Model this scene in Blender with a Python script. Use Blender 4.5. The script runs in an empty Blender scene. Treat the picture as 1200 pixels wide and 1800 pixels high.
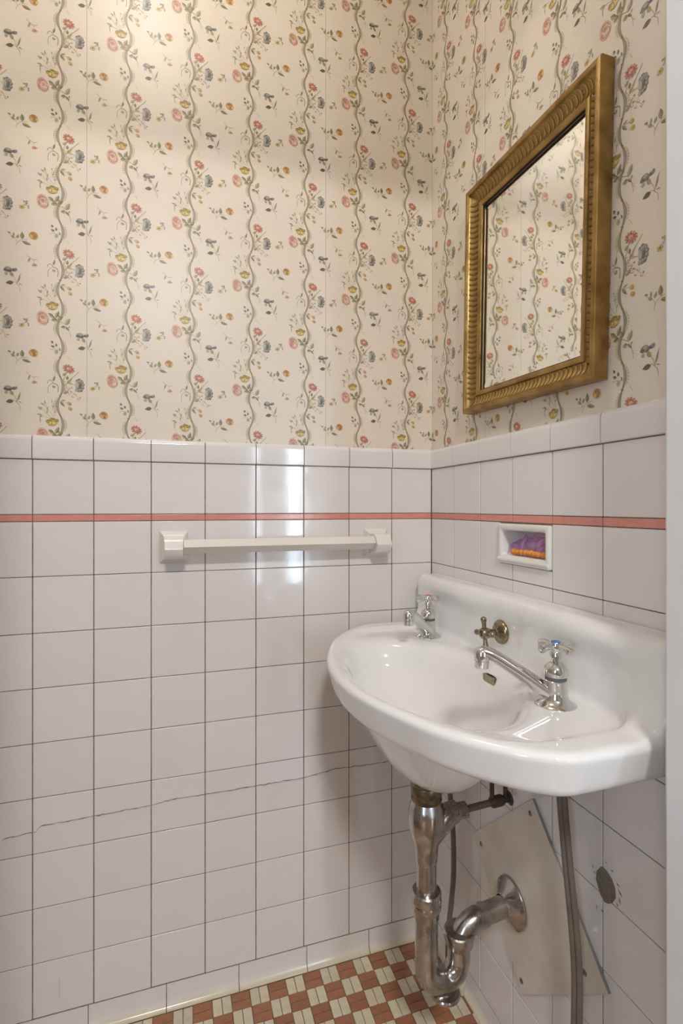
import bpy, bmesh, math, random
import numpy as np
from mathutils import Vector, Matrix

random.seed(7)
rng = np.random.RandomState(5)
SC = bpy.context.scene
COL = SC.collection
PI = math.pi

# ------------------------------------------------------------------ camera, world, exposure
T = 0.108                                   # wall tile module
cam = bpy.data.cameras.new('camera')
cam.sensor_fit = 'HORIZONTAL'; cam.sensor_width = 36.0
cam.lens = 904.36 / 1200 * 36.0
cam.shift_x = -(612.07 - 600) / 1200
cam.shift_y = (891.05 - 900) / 1200
cam.clip_start = 0.02
camo = bpy.data.objects.new('camera', cam); COL.objects.link(camo)
camo.location = (-5.4351 * T, -10.5741 * T, 1.05)
camo.rotation_euler = (PI / 2, 0, -0.3146)
SC.camera = camo

w = bpy.data.worlds.new('sky'); SC.world = w; w.use_nodes = True
w.node_tree.nodes['Background'].inputs[0].default_value = (0.62, 0.78, 1.0, 1)
w.node_tree.nodes['Background'].inputs[1].default_value = 0.5
SC.view_settings.view_transform = 'Standard'
SC.view_settings.look = 'None'
SC.view_settings.gamma = 1
SC.view_settings.use_curve_mapping = False
SC.view_settings.exposure = 1.0
LAMP_POWER = 6.8                           # emission strength of the ceiling globe
SIDE_FILL = 10.0  # added cool fill from the left of the corridor
WINDOW_POWER = 10.0                         # daylight through the corridor window (watts)
HALL_FILL = 78.0  # strength of the added corridor fill

def area_light(name, loc, rot, sx, sy, power, color):
    l = bpy.data.lights.new(name, 'AREA'); l.shape = 'RECTANGLE'; l.size = sx; l.size_y = sy
    l.energy = power; l.color = color
    o = bpy.data.objects.new(name, l); COL.objects.link(o); o.location = loc; o.rotation_euler = rot
    return o
# daylight coming in at the corridor window behind the camera, past both edges of its blind; plus an added cool side fill
area_light('window_and_fill_light', (0.515, -3.97, 1.25), (PI / 2, 0, 0), 0.16, 1.9, WINDOW_POWER, (0.66, 0.82, 1.0))
area_light('window_and_fill_light', (0.125, -3.97, 1.25), (PI / 2, 0, 0), 0.045, 1.9, WINDOW_POWER * .25, (0.66, 0.82, 1.0))
area_light('window_and_fill_light', (-2.27, -2.6, 1.35), (PI / 2, 0, -PI / 2), 0.8, 1.5, SIDE_FILL, (0.72, 0.86, 1.0))  # added side fill that cools the sink apron

# ------------------------------------------------------------------ helpers
def s2l(c):
    out = []
    for v in c[:3]:
        v = v / 255.0
        out.append(v / 12.92 if v <= 0.04045 else ((v + 0.055) / 1.055) ** 2.4)
    return tuple(out)

def link(o, parent=None):
    COL.objects.link(o)
    if parent is not None: o.parent = parent
    return o

def mesh_from(verts, faces, name='mesh', smooth=True, angle=35):
    me = bpy.data.meshes.new(name)
    me.from_pydata([tuple(v) for v in verts], [], [tuple(f) for f in faces])
    me.update()
    if smooth:
        me.polygons.foreach_set('use_smooth', [True] * len(me.polygons))
        me.set_sharp_from_angle(angle=math.radians(angle))
    return me

def obj(name, me, mat, parent=None, loc=None, rot=None, mw=None):
    o = bpy.data.objects.new(name, me)
    if mat is not None and len(me.materials) == 0: me.materials.append(mat)
    link(o, parent)
    if loc is not None: o.location = loc
    if rot is not None: o.rotation_euler = rot
    return o

def empty(name, loc=(0, 0, 0), rot=(0, 0, 0)):
    o = bpy.data.objects.new(name, None); COL.objects.link(o)
    o.location = loc; o.rotation_euler = rot; o.empty_display_size = 0.05
    return o

def tag(o, label, cat, group=None, kind=None):
    if label: o['label'] = label
    if cat: o['category'] = cat
    if group: o['group'] = group
    if kind: o['kind'] = kind
    return o

class MB:
    """collects shapes; build() makes ONE mesh object"""
    def __init__(self): self.v = []; self.f = []
    def add(self, vs, fs):
        b = len(self.v); self.v += [tuple(x) for x in vs]; self.f += [tuple(b + i for i in f) for f in fs]; return self
    def box(self, x0, x1, y0, y1, z0, z1):
        vs = [(x, y, z) for z in (z0, z1) for y in (y0, y1) for x in (x0, x1)]
        return self.add(vs, [(0, 2, 3, 1), (4, 5, 7, 6), (0, 1, 5, 4), (2, 6, 7, 3), (0, 4, 6, 2), (1, 3, 7, 5)])
    def lathe(self, prof, n=32, M=None, cap=True):
        vs, fs = [], []
        for r, z in prof:
            for i in range(n):
                a = 2 * PI * i / n; vs.append(Vector((r * math.cos(a), r * math.sin(a), z)))
        for k in range(len(prof) - 1):
            for i in range(n):
                j = (i + 1) % n
                fs.append((k * n + i, k * n + j, (k + 1) * n + j, (k + 1) * n + i))
        if cap:
            fs.append(tuple(range(n - 1, -1, -1))); m = (len(prof) - 1) * n; fs.append(tuple(m + i for i in range(n)))
        if M is not None: vs = [M @ v for v in vs]
        return self.add(vs, fs)
    def tube(self, pts, rad, n=16, flat=None, cap=True):
        """rad number or list; flat=(sx, sy) squash of the section"""
        P = [Vector(p) for p in pts]
        if not hasattr(rad, '__len__'): rad = [rad] * len(P)
        vs, fs = [], []
        up = None
        for k, p in enumerate(P):
            t = (P[min(k + 1, len(P) - 1)] - P[max(k - 1, 0)]).normalized()
            if up is None:
                up = Vector((0, 0, 1)) if abs(t.z) < 0.9 else Vector((1, 0, 0))
            s = t.cross(up).normalized(); up = s.cross(t).normalized()
            fx, fy = flat if flat else (1, 1)
            for i in range(n):
                a = 2 * PI * i / n
                vs.append(p + s * math.cos(a) * rad[k] * fx + up * math.sin(a) * rad[k] * fy)
        for k in range(len(P) - 1):
            for i in range(n):
                j = (i + 1) % n
                fs.append((k * n + j, k * n + i, (k + 1) * n + i, (k + 1) * n + j))
        if cap:
            fs.append(tuple(range(n))); m = (len(P) - 1) * n; fs.append(tuple(m + i for i in range(n - 1, -1, -1)))
        return self.add(vs, fs)
    def prism(self, poly, z0, z1):
        n = len(poly)
        vs = [(x, y, z0) for x, y in poly] + [(x, y, z1) for x, y in poly]
        fs = [tuple(range(n - 1, -1, -1)), tuple(range(n, 2 * n))] + [(i, (i + 1) % n, n + (i + 1) % n, n + i) for i in range(n)]
        return self.add(vs, fs)
    def mesh(self, smooth=True, angle=35, bevel=0, seg=2):
        me = mesh_from(self.v, self.f, smooth=False)
        bm = bmesh.new(); bm.from_mesh(me)
        bmesh.ops.recalc_face_normals(bm, faces=bm.faces)
        if bevel:
            es = [e for e in bm.edges if len(e.link_faces) == 2 and e.calc_face_angle(0) > math.radians(30)]
            bmesh.ops.bevel(bm, geom=es, offset=bevel, segments=seg, profile=0.5, affect='EDGES', clamp_overlap=True)
        bm.to_mesh(me); bm.free()
        if smooth:
            me.polygons.foreach_set('use_smooth', [True] * len(me.polygons))
            if bevel:                                   # area-weighted normals keep the big faces flat
                nv = np.zeros((len(me.vertices), 3))
                for p in me.polygons:
                    for v in p.vertices: nv[v] += np.array(p.normal) * p.area ** 2
                nv /= np.maximum(np.linalg.norm(nv, axis=1, keepdims=True), 1e-20)
                me.normals_split_custom_set_from_vertices(nv.tolist())
            else: me.set_sharp_from_angle(angle=math.radians(angle))
        return me
    def build(self, name, mat, parent=None, smooth=True, angle=35, bevel=0, seg=2, loc=None, rot=None):
        return obj(name, self.mesh(smooth, angle, bevel, seg), mat, parent, loc, rot)

def bez(p0, p1, p2, n=10):
    p0, p1, p2 = Vector(p0), Vector(p1), Vector(p2)
    return [p0 * (1 - t) ** 2 + p1 * 2 * t * (1 - t) + p2 * t * t for t in [i / n for i in range(n + 1)]]

def smooth_path(pts, n=8):
    P = [Vector(p) for p in pts]; out = []
    for i in range(len(P) - 1):
        a, b, c, d = P[max(i - 1, 0)], P[i], P[i + 1], P[min(i + 2, len(P) - 1)]
        for k in range(n):
            t = k / n
            out.append(0.5 * ((2 * b) + (c - a) * t + (2 * a - 5 * b + 4 * c - d) * t * t + (3 * b - a - 3 * c + d) * t ** 3))
    out.append(P[-1]); return out

# ------------------------------------------------------------------ materials
def mat(name, color, rough=0.5, metal=0.0, spec=0.5, noise=None, bump=None, rand=0.0, coat=0.0, emit=None, rough_noise=None):
    """noise=(scale, amount, colour2, detail)   bump=(scale, strength, distance)   rand = per-object value variation"""
    m = bpy.data.materials.new(name); m.use_nodes = True
    nt = m.node_tree; N = nt.nodes; L = nt.links; b = N['Principled BSDF']
    b.inputs['Base Color'].default_value = (*color, 1); b.inputs['Roughness'].default_value = rough
    b.inputs['Metallic'].default_value = metal; b.inputs['Specular IOR Level'].default_value = spec
    b.inputs['Coat Weight'].default_value = coat
    tc = N.new('ShaderNodeTexCoord'); last = None
    if noise:
        nz = N.new('ShaderNodeTexNoise'); nz.inputs['Scale'].default_value = noise[0]; nz.inputs['Detail'].default_value = noise[3] if len(noise) > 3 else 4
        L.new(tc.outputs['Object'], nz.inputs['Vector'])
        rp = N.new('ShaderNodeMapRange'); rp.inputs[1].default_value = 0.35; rp.inputs[2].default_value = 0.7
        rp.inputs[3].default_value = 0; rp.inputs[4].default_value = noise[1]
        L.new(nz.outputs['Fac'], rp.inputs[0])
        mx = N.new('ShaderNodeMix'); mx.data_type = 'RGBA'
        mx.inputs['A'].default_value = (*color, 1); mx.inputs['B'].default_value = (*noise[2], 1)
        L.new(rp.outputs[0], mx.inputs['Factor']); last = mx.outputs['Result']
    if rand:
        oi = N.new('ShaderNodeObjectInfo')
        mr = N.new('ShaderNodeMapRange'); mr.inputs[3].default_value = 1 - rand; mr.inputs[4].default_value = 1 + rand
        L.new(oi.outputs['Random'], mr.inputs[0])
        hs = N.new('ShaderNodeHueSaturation'); L.new(mr.outputs[0], hs.inputs['Value'])
        if last: L.new(last, hs.inputs['Color'])
        else: hs.inputs['Color'].default_value = (*color, 1)
        last = hs.outputs['Color']
    if last: L.new(last, b.inputs['Base Color'])
    if rough_noise:
        nr = N.new('ShaderNodeTexNoise'); nr.inputs['Scale'].default_value = rough_noise[0]; L.new(tc.outputs['Object'], nr.inputs['Vector'])
        rr = N.new('ShaderNodeMapRange'); rr.inputs[1].default_value = 0.3; rr.inputs[2].default_value = 0.7
        rr.inputs[3].default_value = rough_noise[1]; rr.inputs[4].default_value = rough_noise[2]
        L.new(nr.outputs['Fac'], rr.inputs[0]); L.new(rr.outputs[0], b.inputs['Roughness'])
    if bump:
        nb = N.new('ShaderNodeTexNoise'); nb.inputs['Scale'].default_value = bump[0]; nb.inputs['Detail'].default_value = 2
        L.new(tc.outputs['Object'], nb.inputs['Vector'])
        bp = N.new('ShaderNodeBump'); bp.inputs['Strength'].default_value = bump[1]; bp.inputs['Distance'].default_value = bump[2]
        L.new(nb.outputs['Fac'], bp.inputs['Height']); L.new(bp.outputs['Normal'], b.inputs['Normal'])
    if emit:
        b.inputs['Emission Color'].default_value = (*emit[0], 1); b.inputs['Emission Strength'].default_value = emit[1]
    return m

M = {}
M['tile'] = mat('white_glazed_tile', s2l((232, 227, 224)), 0.10, noise=(9, 0.25, s2l((222, 214, 209)), 5), bump=(48, 0.035, 0.0022), rand=0.018, rough_noise=(20, 0.04, 0.12))
M['pink'] = mat('pink_glazed_tile', s2l((218, 142, 128)), 0.14, noise=(60, 0.5, s2l((228, 162, 148)), 4), rand=0.05, bump=(40, 0.1, 0.002))
M['cove'] = mat('cove_glaze', s2l((232, 227, 222)), 0.15, bump=(14, 0.1, 0.004), rand=0.02)
M['grout'] = mat('dark_grout', s2l((104, 92, 80)), 0.9, noise=(60, 0.8, s2l((150, 136, 120)), 6))
M['crack'] = mat('crack_dirt', s2l((120, 108, 98)), 0.9, noise=(90, 0.9, s2l((185, 176, 168)), 4))
M['porcelain'] = mat('white_porcelain', s2l((236, 234, 232)), 0.07, coat=0.3, bump=(7, 0.03, 0.004))
M['porc2'] = mat('cream_white_ceramic', s2l((232, 229, 222)), 0.14)
M['plasticbar'] = mat('white_plastic_bar', s2l((228, 222, 214)), 0.28)
M['chrome'] = mat('polished_chrome', (0.72, 0.72, 0.71), 0.06, metal=1.0, rough_noise=(60, 0.04, 0.12))
M['oldchrome'] = mat('worn_chrome', (0.56, 0.54, 0.52), 0.14, metal=1.0, noise=(45, 0.75, (0.29, 0.255, 0.22), 8), rough_noise=(50, 0.08, 0.34), bump=(120, 0.15, 0.001))
M['brass'] = mat('tarnished_brass', (0.36, 0.30, 0.20), 0.25, metal=1.0, noise=(80, 0.7, (0.16, 0.13, 0.09), 6), rough_noise=(60, 0.15, 0.4))
M['nutbrass'] = mat('corroded_nut', (0.30, 0.24, 0.14), 0.35, metal=0.9, noise=(70, 0.9, (0.08, 0.07, 0.05), 8), rough_noise=(60, 0.2, 0.6))
M['darkmetal'] = mat('dark_oxidised_rod', (0.09, 0.07, 0.055), 0.45, metal=0.6, noise=(60, 0.6, (0.16, 0.12, 0.09), 5))
M['rod'] = mat('dull_copper_rod', (0.30, 0.23, 0.18), 0.38, metal=0.8, noise=(60, 0.6, (0.15, 0.11, 0.08), 5))
M['rubber'] = mat('dark_washer', (0.10, 0.11, 0.11), 0.5)
M['hose'] = mat('grey_hose', s2l((116, 108, 98)), 0.42, noise=(40, 0.5, s2l((92, 85, 78)), 4))
M['panel'] = mat('painted_panel', s2l((222, 211, 197)), 0.42, noise=(16, 0.7, s2l((202, 190, 174)), 6), bump=(30, 0.12, 0.002))
M['paneledge'] = mat('panel_raw_edge', s2l((150, 146, 142)), 0.5)
M['screw'] = mat('screw_steel', (0.35, 0.33, 0.30), 0.35, metal=0.9)
M['filler'] = mat('grey_mortar', s2l((132, 125, 112)), 0.95, noise=(120, 0.7, s2l((104, 98, 86)), 6), bump=(160, 0.6, 0.003))
M['soot'] = mat('dark_smudge', s2l((96, 88, 78)), 0.9)
M['jamb'] = mat('white_painted_wood', s2l((228, 229, 232)), 0.38, bump=(24, 0.12, 0.002), noise=(10, 0.4, s2l((219, 220, 223)), 4))
M['paint'] = mat('offwhite_paint', s2l((226, 218, 205)), 0.7)
M['hall'] = mat('corridor_paint', s2l((158, 148, 136)), 0.7)
M['ceil'] = mat('ceiling_paint', s2l((238, 234, 226)), 0.8)
M['hallfloor'] = mat('hall_wood_floor', s2l((150, 118, 90)), 0.25, noise=(6, 0.6, s2l((120, 92, 68)), 5))
M['gold'] = mat('antique_gilt', (0.44, 0.285, 0.10), 0.32, metal=0.8, noise=(26, 0.8, (0.20, 0.115, 0.03), 7), rough_noise=(40, 0.26, 0.5), bump=(90, 0.1, 0.001))
M['mirror'] = mat('old_mirror_glass', (0.95, 0.96, 0.935), 0.026, metal=1.0)
M['black'] = mat('shadow_gap', (0.012, 0.010, 0.008), 0.8)
M['terra'] = mat('terracotta_mosaic', s2l((166, 112, 80)), 0.42, noise=(60, 0.6, s2l((146, 94, 66)), 6), rand=0.09, bump=(80, 0.2, 0.001))
M['cream'] = mat('cream_mosaic', s2l((222, 210, 184)), 0.40, noise=(60, 0.6, s2l((202, 188, 158)), 6), rand=0.06, bump=(80, 0.2, 0.001))
M['fgrout'] = mat('floor_grout', s2l((150, 126, 100)), 0.9, noise=(50, 0.9, s2l((104, 86, 66)), 6))
M['red'] = mat('red_index_cap', s2l((214, 92, 58)), 0.3)
M['blue'] = mat('blue_index_cap', s2l((36, 104, 184)), 0.25)
M['orange'] = mat('orange_sponge', s2l((236, 158, 62)), 0.8, noise=(120, 0.8, s2l((214, 118, 36)), 6))
M['globe'] = mat('lit_glass_globe', (0.9, 0.88, 0.84), 0.3, emit=((1.0, 0.955, 0.905), LAMP_POWER))
M['hallfill'] = mat('corridor_fill_glow', (0.9, 0.88, 0.84), 0.3, emit=((1.0, 0.985, 0.965), HALL_FILL))  # glowing surface of the added corridor fill

def mat_bag():
    m = bpy.data.materials.new('purple_film'); m.use_nodes = True; nt = m.node_tree; N = nt.nodes; L = nt.links
    b = N['Principled BSDF']; b.inputs['Base Color'].default_value = (*s2l((170, 105, 168)), 1); b.inputs['Roughness'].default_value = 0.22
    tc = N.new('ShaderNodeTexCoord'); nz = N.new('ShaderNodeTexNoise'); nz.inputs['Scale'].default_value = 28
    L.new(tc.outputs['Object'], nz.inputs['Vector'])
    rp = N.new('ShaderNodeValToRGB'); rp.color_ramp.elements[0].position = 0.38; rp.color_ramp.elements[1].position = 0.66
    rp.color_ramp.elements[0].color = (*s2l((240, 206, 232)), 1); rp.color_ramp.elements[1].color = (*s2l((178, 112, 206)), 1)
    L.new(nz.outputs['Fac'], rp.inputs[0]); L.new(rp.outputs[0], b.inputs['Base Color'])
    tr = N.new('ShaderNodeBsdfTransparent'); tr.inputs[0].default_value = (*s2l((244, 224, 242)), 1)
    mx = N.new('ShaderNodeMixShader'); mx.inputs[0].default_value = 0.24
    L.new(tr.outputs[0], mx.inputs[1]); L.new(b.outputs[0], mx.inputs[2]); L.new(mx.outputs[0], N['Material Output'].inputs[0])
    return m
M['bag'] = mat_bag()

def mat_wallpaper():
    m = bpy.data.materials.new('printed_wallpaper'); m.use_nodes = True; nt = m.node_tree; N = nt.nodes; L = nt.links
    b = N['Principled BSDF']; b.inputs['Roughness'].default_value = 0.36; b.inputs['Specular IOR Level'].default_value = 0.45
    at = N.new('ShaderNodeVertexColor'); at.layer_name = 'ink'
    tc = N.new('ShaderNodeTexCoord')
    mp = N.new('ShaderNodeMapping'); mp.inputs['Scale'].default_value = (14, 14, 500)
    L.new(tc.outputs['Object'], mp.inputs['Vector'])
    nz = N.new('ShaderNodeTexNoise'); nz.inputs['Scale'].default_value = 1.0; nz.inputs['Detail'].default_value = 2
    L.new(mp.outputs[0], nz.inputs['Vector'])
    mr = N.new('ShaderNodeMapRange'); mr.inputs[3].default_value = 0.955; mr.inputs[4].default_value = 1.045
    L.new(nz.outputs['Fac'], mr.inputs[0])
    hs = N.new('ShaderNodeHueSaturation'); L.new(mr.outputs[0], hs.inputs['Value']); L.new(at.outputs['Color'], hs.inputs['Color'])
    L.new(hs.outputs['Color'], b.inputs['Base Color'])
    n2 = N.new('ShaderNodeTexNoise'); n2.inputs['Scale'].default_value = 5; L.new(tc.outputs['Object'], n2.inputs['Vector'])
    bp = N.new('ShaderNodeBump'); bp.inputs['Strength'].default_value = 0.06; bp.inputs['Distance'].default_value = 0.01
    L.new(n2.outputs['Fac'], bp.inputs['Height']); L.new(bp.outputs['Normal'], b.inputs['Normal'])
    return m
M['paper'] = mat_wallpaper()

# cove glaze: wax-yellowed band at the foot, with its own ragged outline
def stain_cove(m):
    nt = m.node_tree; N = nt.nodes; L = nt.links; b = N['Principled BSDF']
    tc = N.new('ShaderNodeTexCoord'); sp = N.new('ShaderNodeSeparateXYZ'); L.new(tc.outputs['Object'], sp.inputs[0])
    nz = N.new('ShaderNodeTexNoise'); nz.inputs['Scale'].default_value = 40; L.new(tc.outputs['Object'], nz.inputs['Vector'])
    ma = N.new('ShaderNodeMath'); ma.operation = 'MULTIPLY_ADD'; ma.inputs[1].default_value = 0.012; L.new(nz.outputs['Fac'], ma.inputs[0]); L.new(sp.outputs['Z'], ma.inputs[2])
    mr = N.new('ShaderNodeMapRange'); mr.inputs[1].default_value = 0.012; mr.inputs[2].default_value = 0.022; mr.inputs[3].default_value = 1; mr.inputs[4].default_value = 0
    L.new(ma.outputs[0], mr.inputs[0])
    mx = N.new('ShaderNodeMix'); mx.data_type = 'RGBA'; mx.inputs['A'].default_value = (*s2l((232, 227, 222)), 1); mx.inputs['B'].default_value = (*s2l((224, 212, 186)), 1)
    L.new(mr.outputs[0], mx.inputs['Factor']); L.new(mx.outputs['Result'], b.inputs['Base Color'])
stain_cove(M['cove'])

# ------------------------------------------------------------------ room dimensions
ZC = 2.45                                   # ceiling height
XL = -1.38                                  # left wall
YF = -0.72                                  # inner face of the front wall (doorway)
DJ0, DJ1, DH = -0.86, -0.090, 2.03          # doorway
CAP0, CAP1 = 1.1428, 1.1919
ROWS = [0.0518, 0.1584, 0.2656, 0.3729, 0.4816, 0.5882, 0.6953, 0.8030, 0.9134, 1.0211]
PINK = (1.0211, 1.0351)
UPPER = (1.0351, 1.1428)
REC = 0.004                                 # the papered wall lies this far behind the tile faces
GR = 0.0013                                 # grout recess
NY0, NY1, NZ0, NZ1 = -0.2857, -0.4327, 0.9428, 1.0195   # soap niche, outer

def structure(name, mb, m, label, **k):
    o = mb.build(name, m, None, smooth=False, **k); tag(o, label, None, kind='structure'); return o

floor = MB().box(XL - .1, 0.1, YF - .1, 0.1, -0.08, -0.0012)
floor = structure('floor', floor, M['fgrout'], 'small checked mosaic floor of terracotta and cream tiles')
wb = MB().box(XL - .1, 0.1, GR, 0.1, -0.05, CAP1 - .004).box(XL - .1, 0.1, REC, 0.1, CAP1 - .004, ZC)
wall_back = structure('wall_back', wb, M['grout'], 'wall with white tile wainscot under floral striped wallpaper, towel bar on it')
hz0, hz1, hy0, hy1 = NZ0 + .010, NZ1 - .008, NY1 + .006, NY0 - .006
wr = MB()
for (a, b, c, d) in [(YF, GR, -0.05, hz0), (YF, GR, hz1, CAP1 - .004), (YF, hy0, hz0, hz1), (hy1, GR, hz0, hz1)]:
    wr.box(GR, 0.1, a, b, c, d)
wr.box(REC, 0.1, YF, REC, CAP1 - .004, ZC)
wall_right = structure('wall_right', wr, M['grout'], 'wall with sink, soap niche and gilt mirror, tiled below and papered above')
wl = MB().box(XL - .1, XL, YF, GR, -0.05, ZC)
wall_left = structure('wall_left', wl, M['paint'], 'plain wall at the far end of the small room')
wf = MB().box(XL - .1, DJ0, YF - .1, YF, -0.05, ZC).box(DJ1 + .018, 0.1, YF - .1, YF, -0.05, ZC).box(DJ0, DJ1 + .018, YF - .1, YF, DH, ZC)
wall_front = structure('wall_front', wf, M['paint'], 'wall with the doorway the room is seen through')
ceiling = structure('ceiling', MB().box(XL - .1, 0.1, YF - .1, 0.1, ZC, ZC + .05), M['ceil'], 'plain painted ceiling')
# door lining (the white strip along the right of the picture)
jm = MB().prism([(DJ1, YF - .125), (DJ1, YF - .034), (DJ1 - .003, YF - .031), (DJ1 - .003, YF - .004), (DJ1, YF), (DJ1 + .0179, YF), (DJ1 + .0179, YF - .125)], 0, DH)
structure('trim_1', jm, M['jamb'], 'white painted door lining at the right edge of the view')
jm = MB().box(DJ0, DJ0 + .018, YF - .125, YF + .004, 0, DH)
structure('trim_2', jm, M['jamb'], 'white painted door lining on the far side of the doorway')
# corridor behind the camera
hx0, hx1, hyb = -2.3, 1.3, -4.0
structure('floor_corridor', MB().box(hx0, hx1, hyb, YF - .1, -0.08, -0.001), M['hallfloor'], 'wooden corridor floor outside the doorway')
structure('ceiling_corridor', MB().box(hx0, hx1, hyb, YF - .1, ZC, ZC + .05), M['ceil'], 'corridor ceiling')
structure('wall_corridor_left', MB().box(hx0 - .1, hx0, hyb, -3.0, 0, ZC).box(hx0 - .1, hx0, -2.2, YF - .1, 0, ZC).box(hx0 - .1, hx0, -3.0, -2.2, 0, .6).box(hx0 - .1, hx0, -3.0, -2.2, 2.1, ZC), M['hall'], 'corridor wall')
structure('wall_corridor_right', MB().box(hx1, hx1 + .1, hyb, YF - .1, 0, ZC), M['hall'], 'corridor wall on the right')
structure('wall_corridor_side', MB().box(hx0, XL - .1, YF - .2, YF - .1, 0, ZC).box(0.1, hx1, YF - .2, YF - .1, 0, ZC), M['hall'], 'corridor wall beside the doorway')
wx0, wx1, wz0, wz1 = 0.07, 0.63, 0.27, 2.23
hb = MB().box(hx0, wx0, hyb - .1, hyb, 0, ZC).box(wx1, hx1, hyb - .1, hyb, 0, ZC).box(wx0, wx1, hyb - .1, hyb, 0, wz0).box(wx0, wx1, hyb - .1, hyb, wz1, ZC)
structure('wall_corridor_back', hb, M['hall'], 'corridor end wall with the daylight window')
wn = MB()
for (a, b, c, d) in [(wx0, wx0 + .03, wz0, wz1), (wx1 - .03, wx1, wz0, wz1), (wx0 + .03, wx1 - .03, wz0, wz0 + .04), (wx0 + .03, wx1 - .03, wz1 - .04, wz1), (0.16, 0.42, wz0 + .04, wz1 - .04)]:
    wn.box(a, b, hyb - .06, hyb - .02, c, d)
structure('window_1', wn, M['jamb'], 'tall window frame at the corridor end')

# ------------------------------------------------------------------ wall tiles
def tile_mesh(wd, ht, th=0.006, bev=0.0013, name='tile'):
    mb = MB().box(-wd / 2, wd / 2, 0, th, -ht / 2, ht / 2)
    return mb.mesh(smooth=True, angle=50, bevel=bev, seg=2)

J = 0.0016
_cache = {}
def shared_tile(wd, ht, m, key, **k):
    kk = (round(wd, 4), round(ht, 4), key)
    if kk not in _cache:
        me = tile_mesh(wd, ht, **k); me.materials.append(m); _cache[kk] = me
    return _cache[kk]

def put_tile(wall, name, side, s0, s1, z0, z1, m, key, jit=1.0, proud=0.0):
    """side 'back': s runs along x, face at y=0 looking -y.  side 'right': s runs along y, face at x=0 looking -x"""
    wd, ht = abs(s1 - s0) - (J if name == 'wall_tile' else .0012), z1 - z0 - .0012
    me = shared_tile(wd, ht, m, key)
    o = bpy.data.objects.new(name, me)
    sc, zc = (s0 + s1) / 2, (z0 + z1) / 2
    tx, tz = random.gauss(0, .0009) * jit, random.gauss(0, .0009) * jit
    d = random.uniform(-.00025, .00025) * jit - proud
    if side == 'back': o.location = (sc, d, zc); o.rotation_euler = (tx, 0, tz)
    else: o.location = (d, sc, zc); o.rotation_euler = (tx, 0, -PI / 2 + tz)
    link(o, wall)
    return o

def cap_mesh(wd):
    # bullnose course: flat face, full round top returning to the papered wall
    prof = [(0.010, 0), (-.0020, 0), (-.0035, .0012), (-.0040, .004)]
    h = CAP1 - CAP0 - J
    R = .0110
    for i in range(8):
        a = i / 7 * PI / 2
        prof.append((-.0040 + R - R * math.cos(a), h - R + R * math.sin(a)))
    prof.append((0.010, h))
    n = len(prof)
    vs = [(x, y, z) for x in (-wd / 2, wd / 2) for (y, z) in prof]
    fs = [(i, (i + 1) % n, n + (i + 1) % n, n + i) for i in range(n)] + [tuple(range(n - 1, -1, -1)), tuple(range(n, 2 * n))]
    return MB().add(vs, fs).mesh(True, 40)

def cove_mesh(wd):
    h = ROWS[0] - J; e = .009
    prof = [(0.006, h), (0.0, h)]
    R = .016
    prof += [(0.0, .022)]
    for i in range(1, 8):
        a = i / 7 * PI / 2
        prof.append((-e * (1 - math.cos(a)), .022 - .018 * math.sin(a)))
    prof += [(-e - .001, 0.0005), (0.006, 0.0005)]
    n = len(prof)
    vs = [(x, y, z) for x in (-wd / 2, wd / 2) for (y, z) in prof]
    fs = [(i, (i + 1) % n, n + (i + 1) % n, n + i) for i in range(n)] + [tuple(range(n - 1, -1, -1)), tuple(range(n, 2 * n))]
    return MB().add(vs, fs).mesh(True, 40)

def columns(first, end, step=T, sign=-1):
    xs = [0.0, -first]
    while xs[-1] - step > end: xs.append(xs[-1] - step)
    xs.append(end)
    return xs
bx = columns(.978 * T, XL + .0)
ry = columns(1.0054 * T, YF + .0)
def run_wall(wall, side, cols, skip=None):
    for i in range(len(cols) - 1):
        a, b = cols[i], cols[i + 1]
        lim = -.0004 if i == 0 else 0
        for k in range(len(ROWS) - 1):
            if skip and skip(i, k): continue
            put_tile(wall, 'wall_tile', side, a + lim, b, ROWS[k], ROWS[k + 1], M['tile'], 'w')
        put_tile(wall, 'wall_tile', side, a + lim, b, *UPPER, M['tile'], 'w')
        put_tile(wall, 'accent_tile', side, a + lim, b, *PINK, M['pink'], 'p', 0.3)
        wd = abs(b - a) - J * 1.1
        key = (round(wd, 4), 'cap', side)
        if key not in _cache:
            _cache[key] = cap_mesh(wd); _cache[key].materials.append(M['tile'])
        o = bpy.data.objects.new('cap_tile', _cache[key]); link(o, wall)
        if side == 'back': o.location = ((a + b) / 2, 0, CAP0 + J / 2)
        else: o.location = (0, (a + b) / 2, CAP0 + J / 2); o.rotation_euler = (0, 0, -PI / 2)
niche_skip = lambda i, k: k == 8 and i in (2, 3)
run_wall(wall_back, 'back', bx)
run_wall(wall_right, 'right', ry, niche_skip)
# tiles cut around the soap niche
z0, z1 = ROWS[8] + J / 2, ROWS[9] - J / 2
c2, c3, c4 = ry[2], ry[3], ry[4]
g = .0008
lm = MB().prism([(-(c2 - g), z0), (-(c3 + g), z0), (-(c3 + g), NZ0 - g), (-(NY0 + g), NZ0 - g), (-(NY0 + g), z1), (-(c2 - g), z1)], 0, .006)
me = lm.mesh(True, 50, bevel=.001)
me.transform(Matrix(((0, 0, 1, 0), (-1, 0, 0, 0), (0, 1, 0, 0), (0, 0, 0, 1)))); me.flip_normals(); me.materials.append(M['tile'])
bmx = bmesh.new(); bmx.from_mesh(me); bmesh.ops.recalc_face_normals(bmx, faces=bmx.faces); bmx.to_mesh(me); bmx.free()
obj('wall_tile', me, None, wall_right)
put_tile(wall_right, 'wall_tile', 'right', c3, c4, ROWS[8], NZ0, M['tile'], 'w')
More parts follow.
